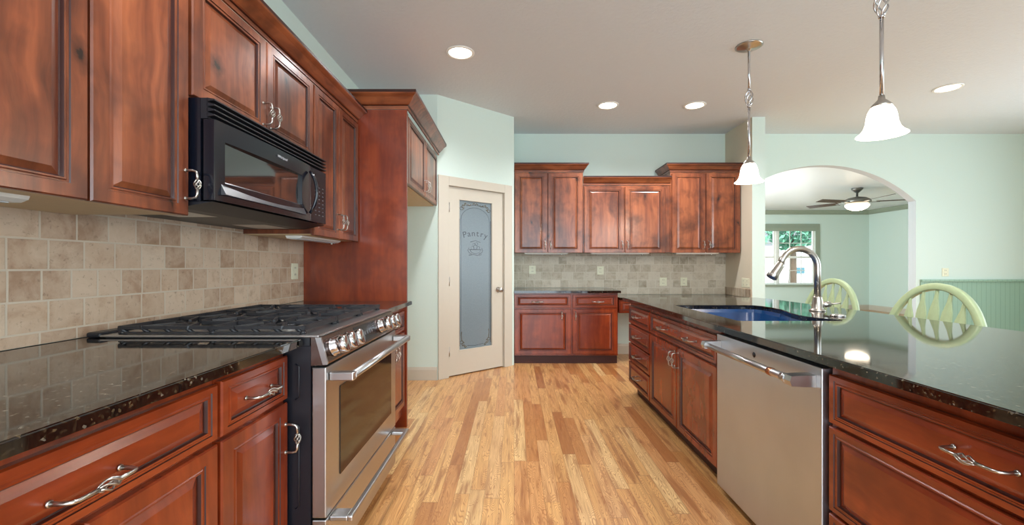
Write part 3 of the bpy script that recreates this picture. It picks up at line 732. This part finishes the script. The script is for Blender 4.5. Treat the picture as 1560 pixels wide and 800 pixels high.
# dishwasher
t = thing('dishwasher', 'stainless steel dishwasher with bar handle in the peninsula', 'dishwasher', (1.5, 1.96, 0))
boxobj('body', FR, 1.556, 2.372, -1.94, -1.14, 0.02, 0.876, blackmat, t)
boxobj('door', FR, 1.561, 2.367, -1.139, PR+0.008, 0.05, 0.856, steel_v, t, 0.004)
bm = B(); hb = PR+0.085
tube(bm, [FR(1.66, hb, 0.802), FR(2.32, hb, 0.802)], 0.0145, 14)
hd = obj('bar_handle', bm, steel_m, t)
for a, sg in ((1.61, 1), (2.335, -1)):
    bm = B(); prism(bm, Fr((0, 0, 0.802), (-1, 0, 0), (0, 1, 0)), [(PR+0.0085, -0.022), (PR+0.06, -0.02), (hb+0.012, -0.018), (hb+0.018, 0), (hb+0.012, 0.018), (PR+0.06, 0.02), (PR+0.0085, 0.022)], a-0.022, a+0.03*sg+0.0 if sg > 0 else a+0.012)
    if sg > 0: tube(bm, [FR(a+0.02, hb, 0.802), FR(a+0.055, hb, 0.802)], [0.02, 0.016], 12)
    obj('bracket', bm, steel_m, hd)
bm = B(); tube(bm, [FR(1.725, hb, 0.802), FR(1.75, hb, 0.802)], 0.0165, 14); obj('collar', bm, copper_m, hd)
bm = B(); lathe(bm, FR(2.0, PR+0.0082, 0.815), [(0.012, 0), (0.012, 0.001), (0.0, 0.0015)], FR.N, 14); obj('badge', bm, blackmat, t)

# ------------------------------------------------------------------ range
Y0, Y1 = 1.612, 2.563
t = thing('gas_range', 'stainless slide-in gas range with cast iron grates between the left counters', 'range', (-1.15, 2.09, 0))
bm = B(); box(bm, FL, Y0, Y1, -1.50, -0.745, 0.06, 0.925); obj('body', bm, darkside, t)
bm = B()   # embossed side panel marks
tube(bm, [FL(Y0-0.001, -0.80, 0.86), FL(Y0-0.001, -0.787, 0.85), FL(Y0-0.001, -0.787, 0.74), FL(Y0-0.001, -0.80, 0.73)], 0.003, 6)
tube(bm, [FL(Y0-0.001, -0.80, 0.64), FL(Y0-0.001, -0.787, 0.63), FL(Y0-0.001, -0.787, 0.34), FL(Y0-0.001, -0.80, 0.33)], 0.003, 6)
obj('side_embossing', bm, darkside, t)
boxobj('cooktop', FL, Y0-0.004, Y1+0.004, -1.515, -0.715, 0.9575, 0.966, steel_m, t, 0.002)
boxobj('cooktop_box', FL, Y0+0.004, Y1-0.004, -1.50, -0.75, 0.9255, 0.957, blackmat, t)
# sloping control panel
FP = Fr((0, 0, 0), (1, 0, 0), (0, 1, 0))
bm = B(); prism(bm, FP, [(-0.744, 0.853), (-0.688, 0.856), (-0.686, 0.865), (-0.712, 0.957), (-0.744, 0.957)], Y0, Y1); cp = obj('control_panel', bm, steel('stainless_dark_reflection', (128, 112, 106), 1, 0.24), t)  # panel steel darkened to put its dim brown reflection into the colour
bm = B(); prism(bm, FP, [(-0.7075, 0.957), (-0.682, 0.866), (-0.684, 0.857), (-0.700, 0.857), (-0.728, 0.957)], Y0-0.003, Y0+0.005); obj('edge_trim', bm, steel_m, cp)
nP = Vector((0.092, 0, 0.026)).normalized(); uP = Vector((-0.026, 0, 0.092)).normalized()
FS = Fr((-0.6995, 0, 0.909), (0, 1, 0), tuple(nP)); FS.Z = uP
boxobj('display', FS, 1.94, 2.215, 0.0008, 0.003, -0.038, 0.038, black_m, t)
bm = B()
for i in range(6): box(bm, FS, 1.985+0.032*i, 2.0+0.032*i, 0.0031, 0.0034, -0.012, 0.004)
obj('key_marks', bm, plain('grey_key_print', (96, 98, 102), 0.5), t)
for a in (1.69, 1.775, 1.86, 2.285, 2.37, 2.455):
    bm = B(); lathe(bm, FS(a, 0.0008, -0.002), [(0.036, 0), (0.036, 0.007), (0.031, 0.010), (0.031, 0.024), (0.025, 0.028), (0.033, 0.034), (0.033, 0.058), (0.028, 0.061), (0.0, 0.061)], nP, 20)
    k = obj('control_knob', bm, chrome_m, t)
# oven door
bm = B(); box(bm, FL, Y0+0.002, Y1-0.002, -0.742, -0.69, 0.292, 0.846, 0.004); dr_ = obj('oven_door', bm, steel_m, t)
boxobj('oven_window', FL, Y0+0.13, Y1-0.10, -0.689, -0.687, 0.395, 0.745, ovenglass, dr_)
bm = B(); hx = -0.61
tube(bm, [FL(Y0+0.055, hx, 0.806), FL(Y1-0.055, hx, 0.806)], 0.0155, 14, 1.0); dh = obj('door_handle', bm, steel_m, dr_)
for a0 in (Y0+0.025, Y1-0.065):
    boxobj('bracket', FL, a0, a0+0.04, -0.6895, hx+0.012, 0.790, 0.822, steel_m, dh, 0.005)
# storage drawer
boxobj('storage_drawer', FL, Y0+0.002, Y1-0.002, -0.742, -0.69, 0.075, 0.285, steel_m, t, 0.004)
bm = B(); box(bm, FL, Y0+0.03, Y1-0.03, -0.625, -0.603, 0.262, 0.286, 0.006)
for a0 in (Y0+0.03, Y1-0.09): box(bm, FL, a0, a0+0.06, -0.6895, -0.622, 0.264, 0.284, 0.005)
obj('drawer_handle', bm, steel_m, t)
boxobj('vent_rail', FL, Y0+0.0, Y1-0.0, -1.57, -1.516, 0.9555, 0.975, blackmat, t, 0.006)
# burners and grates
for (bx_, by_, br_) in ((-0.92, 1.80, 0.052), (-1.33, 1.80, 0.042), (-1.12, 2.088, 0.06), (-0.92, 2.375, 0.045), (-1.33, 2.375, 0.05)):
    bm = B(); lathe(bm, (bx_, by_, 0.9662), [(br_*1.3, 0), (br_*1.3, 0.004), (br_, 0.006), (br_, 0.012)]); bn = obj('burner', bm, nickel_m, t)
    bm = B(); lathe(bm, (bx_, by_, 0.9784), [(br_*0.9, 0), (br_*0.92, 0.006), (br_*0.7, 0.009), (0, 0.009)]); obj('burner_cap', bm, iron_m, bn)
gw = (Y1-Y0-0.03)/3
def bar(bm, p, q, w=0.006, h=0.007, drop=0.0):
    p, q = Vector(p), Vector(q); d = (q-p); n = Vector((-d.y, d.x, 0)).normalized()*w
    vs = []
    for P_, z in ((p, 0), (q, 0)):
        for s, zz in ((-1, -h), (1, -h), (0.75, h), (-0.75, h)): vs.append(bm.verts.new(P_+n*s+Vector((0, 0, zz))))
    for i in range(4): bm.faces.new([vs[i], vs[(i+1) % 4], vs[4+(i+1) % 4], vs[4+i]])
    bm.faces.new(vs[:4][::-1]); bm.faces.new(vs[4:])
for g in range(3):
    y0 = Y0+0.015+g*gw+0.004; y1 = y0+gw-0.008; zg = 0.990; xa, xb = -1.47, -0.775
    bm = B()
    for y in (y0+0.006, y1-0.006):
        bar(bm, (xa, y, zg), (xb, y, zg), 0.007, 0.006); bar(bm, (xa, y, 0.971), (xb, y, 0.971), 0.005, 0.0035)
        for i in range(9):
            x = xa+0.02+(xb-xa-0.04)*i/8; dy = 0.012 if y < (y0+y1)/2 else -0.012
            tube(bm, [(x-0.014, y, zg-0.002), (x-0.006, y+dy*0.1, zg-0.010), (x+0.010, y+dy*0.2, zg-0.018)], [0.008, 0.007, 0.006], 6)
    for x in (xa+0.008, (xa+xb)/2, xb-0.008): bar(bm, (x, y0, zg-0.002), (x, y1, zg-0.002), 0.007, 0.009)
    ym = (y0+y1)/2
    for cxm in (xa+(xb-xa)*0.25, xa+(xb-xa)*0.75):
        bar(bm, (cxm-0.165, ym, zg), (cxm-0.035, ym, zg)); bar(bm, (cxm+0.035, ym, zg), (cxm+0.165, ym, zg))
        for sx_ in (-0.09, 0.0, 0.09):
            bar(bm, (cxm+sx_, y0, zg), (cxm+sx_*0.5, ym-0.04, zg)); bar(bm, (cxm+sx_, y1, zg), (cxm+sx_*0.5, ym+0.04, zg))
    for x in (xa+0.012, (xa+xb)/2, xb-0.012):
        for y in (y0+0.01, y1-0.01): tube(bm, [(x, y, 0.9662), (x, y, zg-0.01)], [0.013, 0.009], 8)
    obj('grate', bm, iron_m, t)

# ------------------------------------------------------------------ microwave
M0, M1 = 1.602, 2.556; MF = -1.087
t = thing('microwave', 'black over-the-range microwave below the short wall cabinet', 'microwave', (-1.35, 2.08, 1.43))
bm = B(); box(bm, FL, M0, M1, XW+0.0135, MF-0.055, 1.455, 1.833); obj('body', bm, black_m, t)
bm = B(); prism(bm, FP, [(XW+0.0135, 1.4545), (XW+0.0135, 1.432), (-1.22, 1.432), (MF-0.012, 1.4545)], M0, M1); obj('hood_base', bm, blackmat, t)
FM = FL
bm = B()
box(bm, FM, M0, M1, MF-0.054, MF-0.03, 1.758, 1.8325)
for i in range(4):
    z = 1.765+i*0.0185; prism(bm, FP, [(MF-0.032, z), (MF-0.004, z+0.003), (MF-0.004, z+0.008), (MF-0.032, z+0.013)], M0, M1)
obj('vent_grille', bm, blackmat, t)
yd = 2.36
bm = B()   # door frame, bowed outwards, with window opening
def bow(a): return MF - 0.006 + 0.014*math.sin(PI*(a-M0)/(yd-M0))**0.8
wa0, wa1, wc0, wc1 = M0+0.055, 2.255, 1.53, 1.685
N = 16
for (aa0, aa1, cc0, cc1) in ((M0, wa0, 1.46, 1.755), (wa1, yd, 1.46, 1.755), (wa0, wa1, 1.46, wc0), (wa0, wa1, wc1, 1.755)):
    for i in range(N):
        u0 = aa0+(aa1-aa0)*i/N; u1 = aa0+(aa1-aa0)*(i+1)/N
        p0, p1 = min(bow(u0), MF+0.01), min(bow(u1), MF+0.01)
        q = [FM(u0, p0, cc0), FM(u1, p1, cc0), FM(u1, p1, cc1), FM(u0, p0, cc1)]
        bm.faces.new([bm.verts.new(x) for x in q])
bmesh.ops.remove_doubles(bm, verts=bm.verts, dist=1e-5)
r_ = bmesh.ops.extrude_face_region(bm, geom=list(bm.faces)); bmesh.ops.translate(bm, verts=[g for g in r_['geom'] if isinstance(g, bmesh.types.BMVert)], vec=(-0.038, 0, 0))
md = obj('door', bm, black_m, t)
bm = B()   # sloped bezel around window
prism(bm, FP, [(MF-0.012, wc0), (MF+0.006, wc0-0.002), (MF+0.004, wc0-0.004)], wa0, wa1)
prism(bm, FP, [(MF+0.016, wc0-0.045), (MF-0.009, wc0+0.006), (MF-0.014, wc0-0.045)], wa0-0.02, wa1+0.02)
obj('bezel', bm, plain('grey_bezel_plastic', (64, 64, 68), 0.3), md)
boxobj('door_window', FM, wa0, wa1, MF-0.016, MF-0.010, wc0, wc1, mwglass, md)
bm = B()
tube(bm, [FM(2.335, MF+0.004+0.038*math.sin(PI*i/12)**0.7, 1.50+0.22*i/12) for i in range(13)], [0.007]+[0.008]*11+[0.007], 10, 1.5)
obj('door_handle', bm, black_m, md)
boxobj('keypad_panel', FM, yd+0.002, M1, MF-0.05, MF-0.006, 1.46, 1.755, black_m, t, 0.003)
bm = B()
for i in range(3):
    for j in range(8): box(bm, FM, 2.415+i*0.045, 2.431+i*0.045, MF-0.0059, MF-0.0055, 1.50+j*0.022, 1.505+j*0.022)
obj('keypad_marks', bm, plain('keypad_grey_print', (84, 84, 88), 0.5), t)
bm = B(); text_into(bm, 'Whirlpool', 0.018, FM, 2.04, MF+0.0135, 1.715, 0.0, sx=1.15, shear=0.3); obj('logo', bm, letter_m, md, recalc=False)
bm = B()
for a in (1.78, 2.38): box(bm, FL, a-0.12, a+0.12, -1.45, -1.28, 1.4305, 1.4315)
obj('grease_filter', bm, steel_m, t)

# ------------------------------------------------------------------ under-cabinet light fixtures
def ucl(F, a0, a1, b, c, label):
    t = thing('under_cabinet_light', label, 'light fixture', F((a0+a1)/2, b, c-0.022), 'slim under-cabinet light fixtures')
    bm = B(); prism(bm, Fr(F.O, F.N, F.A), [(b-0.055, c), (b+0.055, c), (b+0.05, c-0.012), (b+0.03, c-0.02), (b-0.045, c-0.02)], a0, a1); obj('housing', bm, white_m, t)
    boxobj('lens', F, a0+0.02, a1-0.02, b-0.035, b+0.02, c-0.023, c-0.0203, plain('milky_lens', (206, 216, 224), 0.2), t)
    bm = B(); lathe(bm, F(a1-0.08, b+0.02, c-0.0235), [(0.006, 0), (0.006, 0.008), (0, 0.010)], (0, 0, -1), 10); obj('switch', bm, white_m, t)
ucl(FL, 0.82, 1.16, -1.33, 1.406, 'white under-cabinet light fixture below the nearest left wall cabinet')
ucl(FL, 2.66, 3.24, -1.33, 1.406, 'white under-cabinet light fixture below the wall cabinet beyond the microwave')
ucl(FB, 0.14, 0.70, -5.74, 1.3935, 'white under-cabinet light fixture below the back wall cabinet beside the pantry')
ucl(FB, 1.0, 1.75, -5.74, 1.3935, 'white under-cabinet light fixture below the middle back wall cabinet')
ucl(FB, 2.10, 2.65, -5.74, 1.3935, 'white under-cabinet light fixture below the back wall cabinet beside the wing wall')

# ------------------------------------------------------------------ outlets
def outlet(F, a, b, c, label, w=0.092, h=0.115, gang=1, sw=False):
    t = thing('wall_outlet', label, 'outlet', F(a, b, c-h/2))
    boxobj('cover_plate', F, a-w*gang/2, a+w*gang/2, b, b+0.005, c-h/2, c+h/2, ivory_m, t, 0.002)
    for g in range(gang):
        ac = a+(g-(gang-1)/2)*w*0.9
        bm = B()
        for z in (-0.024, 0.024):
            box(bm, F, ac-0.019, ac+0.019, b+0.0052, b+0.007, c+z-0.016, c+z+0.016, mi=0)
            for s in (-0.008, 0.008): box(bm, F, ac+s-0.0018, ac+s+0.0018, b+0.0071, b+0.0075, c+z-0.005, c+z+0.008, mi=1)
        obj('socket', bm, [ivory_m, slot_m], t)
outlet(FL, 3.18, XW+0.0122, 1.18, 'ivory outlet on the left tile backsplash beside the tall end panel')
outlet(FB, 0.255, -YB+0.0122, 1.165, 'leftmost ivory outlet on the back tile backsplash, beside the pantry')
outlet(FB, 1.195, -YB+0.0122, 1.155, 'ivory outlet on the back tile below the middle wall cabinet')
outlet(FB, 2.065, -YB+0.0122, 1.0, 'wide ivory double outlet plate on the back tile above the desk', gang=1, w=0.10)
outlet(FB, 2.35, -YB+0.0122, 1.0, 'rightmost ivory outlet on the back tile above the desk')
outlet(FR, 5.56, -2.93+0.0005, 1.005, 'beige double outlet on the tan side of the wing wall', gang=2)
outlet(FB, 5.98, -YB+0.0005, 1.13, 'white outlet on the dining wall above the sage wainscot')

# ------------------------------------------------------------------ ceiling fittings
names = {0: 'round recessed ceiling light nearest the left wall cabinets', 1: 'round recessed ceiling light in front of the back wall, left of the pair',
         2: 'round recessed ceiling light in front of the back wall, right of the pair', 3: 'round recessed ceiling light over the dining area at the right'}
def recessed(x, y, lab, group=None):
    t = thing('recessed_light', lab, 'ceiling light', (x, y, HC-0.02), group)
    bm = B(); lathe(bm, (x, y, HC-0.0005), [(0.122, 0), (0.122, -0.004), (0.115, -0.009), (0.100, -0.009), (0.098, 0)], seg=32); obj('trim_ring', bm, white_m, t)
    bm = B(); lathe(bm, (x, y, HC-0.0008), [(0.097, 0), (0.097, -0.003), (0.05, -0.008), (0, -0.009)], seg=32); obj('lens', bm, lamp_m, t)
for i, (x, y) in enumerate(DOWN): recessed(x, y, names[i])
def pendant(x, y, lab):
    t = thing('pendant_light', lab, 'pendant light', (x, y, 1.92))
    zc_ = HC-0.0006
    bm = B(); lathe(bm, (x, y, zc_), [(0.105, 0), (0.105, -0.006), (0.09, -0.014), (0.04, -0.022), (0.016, -0.03), (0.012, -0.045), (0, -0.046)], seg=32); obj('canopy', bm, nickel_m, t)
    bm = B(); tube(bm, [(x, y, zc_-0.045), (x, y, 2.685)], 0.0095, 12); tube(bm, [(x, y, 2.545), (x, y, 2.12)], 0.0095, 12); obj('stem', bm, chrome_m, t)
    bm = B()
    for w in range(5):
        pts = []
        for i in range(13):
            tt = i/12; an = 2*PI*w/5+2.6*tt; rr = 0.008+0.024*math.sin(PI*tt); pts.append((x+rr*math.cos(an), y+rr*math.sin(an), 2.545+0.14*tt))
        tube(bm, pts, 0.0045, 6)
    for z in (2.545, 2.685): lathe(bm, (x, y, z-0.006), [(0.013, 0), (0.016, 0.006), (0.013, 0.012)], seg=14)
    obj('twist_cage', bm, chrome_m, t)
    bm = B(); lathe(bm, (x, y, 2.065), [(0.045, 0), (0.047, 0.008), (0.036, 0.02), (0.016, 0.04), (0.014, 0.06), (0, 0.062)], seg=20); obj('fitter', bm, nickel_m, t)
    bm = B(); sp = [(0.034, 0.155), (0.048, 0.148), (0.060, 0.125), (0.066, 0.10), (0.070, 0.065), (0.080, 0.035), (0.096, 0.014), (0.110, 0.004), (0.113, 0.0)]
    ins = [(r_-0.005, z_) for r_, z_ in sp[::-1]]
    lathe(bm, (x, y, 1.915), sp+ins, seg=36); sh = obj('glass_shade', bm, shade_m, t)
    l = bpy.data.lights.new('pendant_bulb', 'POINT'); l.energy = 22; l.color = (1.0, 0.90, 0.76); l.shadow_soft_size = 0.05
    lo = bpy.data.objects.new('pendant_bulb', l); C.objects.link(lo); lo.location = (x, y, 1.93)
    bm = B(); lathe(bm, (x, y, 1.955), [(0.0, -0.02), (0.022, -0.01), (0.028, 0.01), (0.018, 0.035), (0.014, 0.06)], seg=16); obj('bulb', bm, lamp_m, t)
pendant(1.956, 3.66, 'bell-shaped glass pendant on twisted stem above the far end of the peninsula')
pendant(1.956, 2.34, 'bell-shaped glass pendant above the middle of the peninsula, nearer the viewer')

# ------------------------------------------------------------------ ceiling fan in the living room
fxx, fyy = 6.78, 8.69
t = thing('ceiling_fan', 'pewter ceiling fan with dark blades and lit bowl seen through the arch', 'ceiling fan', (fxx, fyy, 2.3))
bm = B(); lathe(bm, (fxx, fyy, LC-0.001), [(0.10, 0), (0.09, -0.03), (0.05, -0.07), (0.02, -0.09), (0.018, -0.17)]); obj('canopy', bm, fan_m, t)
bm = B(); lathe(bm, (fxx, fyy, 2.43), [(0.10, 0), (0.20, 0.02), (0.23, 0.05), (0.22, 0.09), (0.15, 0.13), (0.05, 0.15), (0.02, 0.16)]); obj('motor_housing', bm, fan_m, t)
bm = B(); lathe(bm, (fxx, fyy, 2.425), [(0.0, -0.12), (0.08, -0.11), (0.16, -0.07), (0.20, -0.02), (0.20, 0.0)]); obj('light_bowl', bm, bowl_m, t)
for i in range(5):
    an = math.radians(120+72*i); A_ = Vector((math.cos(an), math.sin(an), 0)); Fb = Fr((fxx, fyy, 2.475), A_, (-math.sin(an), math.cos(an), 0)); 0
    bm = B(); prism(bm, Fr(Fb.O, A_, (-math.sin(an), math.cos(an), 0)), [(0.32, 0), (0.32, 0.008), (0.90, 0.008), (0.90, 0)], -0.075, 0.075)
    bmesh.ops.rotate(bm, verts=bm.verts, cent=Fb.O, matrix=Matrix.Rotation(math.radians(12), 3, A_))
    bl = obj('blade', bm, blade_m, t)
    bm = B(); box(bm, Fb, 0.18, 0.36, -0.03, 0.03, -0.012, -0.004); obj('blade_arm', bm, fan_m, bl)

# ------------------------------------------------------------------ windsor chairs
def chair(x, y, lab, rz=0.0, wdt=0.66, top=1.09):
    t = thing('windsor_chair', lab, 'chair', (x-0.2, y, 0), 'sage green chairs at the peninsula')
    ca, sa = math.cos(rz), math.sin(rz)
    A_ = Vector((-sa, ca, 0)); N_ = Vector((-ca, -sa, 0))
    F = Fr((x, y, 0), A_, N_)          # a across, b towards the seat front, c up
    sz = 0.45
    bm = B(); n = 28; rr = []
    for (k, z) in ((0.86, sz-0.04), (1.0, sz-0.02), (1.0, sz-0.005), (0.94, sz), (0.5, sz-0.012)):
        rg = []
        for i in range(n):
            th = 2*PI*i/n; rx = 0.29*abs(math.cos(th))**0.75*(1 if math.cos(th) > 0 else -1); ry = 0.24*abs(math.sin(th))**0.75*(1 if math.sin(th) > 0 else -1)
            rg.append(bm.verts.new(F(rx*k*(1+0.08*math.sin(th)), 0.20+ry*k, z)))
        rr.append(rg)
    for i in range(4):
        for j in range(n):
            f = bm.faces.new([rr[i][j], rr[i][(j+1) % n], rr[i+1][(j+1) % n], rr[i+1][j]]); f.smooth = True
    bm.faces.new(rr[0]); bm.faces.new(rr[-1]); obj('seat', bm, chair_m, t)
    legs = {}
    for sx_, sy_ in ((-1, 0), (1, 0), (-1, 1), (1, 1)):
        p = F(sx_*0.19, 0.06+0.30*sy_, sz-0.035); q = F(sx_*0.26, -0.02+0.46*sy_, 0.0); legs[sx_, sy_] = (p, q); bm = B()
        prof = [0.014, 0.02, 0.024, 0.018, 0.024, 0.021, 0.016, 0.021, 0.018, 0.013]
        tube(bm, [p.lerp(q, i/9) for i in range(10)], prof, 10)
        q2 = min(v.co.z for v in bm.verts)
        bmesh.ops.translate(bm, verts=bm.verts, vec=(0, 0, -q2))
        obj('leg', bm, chair_m, t)
    mids = []
    for sx_ in (-1, 1):
        p = legs[sx_, 0][0].lerp(legs[sx_, 0][1], 0.6); q = legs[sx_, 1][0].lerp(legs[sx_, 1][1], 0.6); mids.append(p.lerp(q, 0.5))
        bm = B(); tube(bm, [p, p.lerp(q, 0.5), q], [0.009, 0.014, 0.009], 8); obj('stretcher', bm, chair_m, t)
    bm = B(); tube(bm, [mids[0], mids[0].lerp(mids[1], 0.5), mids[1]], [0.009, 0.014, 0.009], 8); obj('stretcher', bm, chair_m, t)
    # bow
    def bp(th):
        z = sz+0.02 + (top-sz-0.02)*math.sin(th)**0.62 if 0 < th < PI else sz+0.0
        wv = wdt/2*(0.80 if False else 1)
        a_ = wv*math.cos(th)*(0.80+0.20*min(1, (z-sz)/0.35))
        return a_, z
    bm = B(); pts = []
    for i in range(41):
        a_, z = bp(PI*i/40); back = 0.0+(z-sz)*0.16
        pts.append(F(a_, 0.02-back, z))
    # flat section sweep
    sec = [(-0.018, -0.016), (0.018, -0.016), (0.018, 0.016), (-0.018, 0.016)]
    rg = []
    for i, p in enumerate(pts):
        tn = (pts[min(i+1, 40)]-pts[max(i-1, 0)]).normalized(); nb = (F.N + F.Z*0.16).normalized(); ot = tn.cross(nb).normalized()
        rg.append([bm.verts.new(p+ot*u_*1.2+nb*v_) for u_, v_ in ((-0.018, -0.012), (-0.012, -0.016), (0.012, -0.016), (0.018, -0.012), (0.018, 0.012), (0.012, 0.016), (-0.012, 0.016), (-0.018, 0.012))])
    for i in range(40):
        for j in range(8):
            f = bm.faces.new([rg[i][j], rg[i][(j+1) % 8], rg[i+1][(j+1) % 8], rg[i+1][j]]); f.smooth = True
    bm.faces.new(rg[0]); bm.faces.new(rg[-1]); obj('back_bow', bm, chair_m, t)
    for s in range(7):
        u_ = (s-3)/3.0; a0 = u_*0.20; a1 = u_*wdt/2*0.80
        thx = math.acos(max(-1, min(1, a1/(wdt/2)))); _, zt_ = bp(thx); zt_ -= 0.015
        bm = B(); lv = [(0.0, 0.007), (0.25, 0.008), (0.45, 0.013), (0.60, 0.028), (0.72, 0.035), (0.80, 0.030), (0.91, 0.012), (1.0, 0.008)]
        rg = []
        for q_, w_ in lv:
            z = sz-0.005+(zt_-sz)*q_; aa = a0+(a1-a0)*q_; bk = 0.02-(z-sz)*0.16
            w_ *= (0.6 if abs(s-3) == 3 and q_ > 0.6 else 1)
            rg.append([bm.verts.new(F(aa+dx, bk+db, z)) for dx, db in ((-w_, -0.004), (0, -0.007), (w_, -0.004), (w_, 0.004), (0, 0.007), (-w_, 0.004))])
        for i in range(len(rg)-1):
            for j in range(6): bm.faces.new([rg[i][j], rg[i][(j+1) % 6], rg[i+1][(j+1) % 6], rg[i+1][j]])
        bm.faces.new(rg[0]); bm.faces.new(rg[-1]); obj('spindle', bm, chair_m, t)
    return t
chair(2.55, 2.73, 'sage green bow-back chair nearer the viewer at the peninsula, fully visible spindles')
chair(2.67, 3.78, 'sage green bow-back chair behind the faucet at the far end of the peninsula')

# ------------------------------------------------------------------ outdoors, seen through the living room window
bm = B(); box(bm, FW, -20, 45, LY+0.3, 60, -0.5, -0.4); struct('ground', bm, lawn_m)
def tree(x, y, h, r, lab):
    t = thing('tree', lab, 'tree', (x, y, -0.4), 'trees outside the living room window')
    bm = B(); tube(bm, [(x, y, -0.4), (x+0.05, y, h*0.4), (x-0.05, y, h*0.7)], [0.2, 0.15, 0.08], 8); obj('trunk', bm, bark_m, t)
    bm = B()
    rnd = random.Random(int(x*100))
    for i in range(1200):
        th, ph, q = rnd.uniform(0, 2*PI), rnd.uniform(-1, 1), rnd.uniform(0.4, 1)**0.5
        s_ = math.sqrt(1-ph*ph); c = Vector((x+r*q*s_*math.cos(th), y+r*q*s_*math.sin(th), h*0.75+r*1.1*q*ph))
        u = Vector((rnd.uniform(-1, 1), rnd.uniform(-1, 1), rnd.uniform(-1, 1))).normalized(); v = u.orthogonal().normalized()*0.09
        u = u*0.17
        bm.faces.new([bm.verts.new(c+p_) for p_ in (u, v, -u, -v)])
    obj('foliage', bm, leaf_m, t, recalc=False)
tree(10.6, 20.5, 3.9, 1.15, 'green leafy tree outside at the left of the living room window')
tree(13.6, 21.5, 4.2, 1.1, 'green leafy tree outside at the middle of the living room window')
t = thing('house', 'white neighbouring house outside the living room window', 'house', (22, 32, -0.4))
boxobj('wall', FW, 13, 31, 30, 36, -0.4, 2.6, siding_m, t)
bm = B(); prism(bm, FW, [(12.5, 2.6), (31.5, 2.6), (31.5, 2.7), (22, 5.6), (12.5, 2.7)], 29.6, 36.4); obj('roof', bm, roofm, t)
for a in (14.6, 18.9): boxobj('window', FW, a, a+0.9, 29.95, 29.99, 0.7, 1.1, tealglass, t)
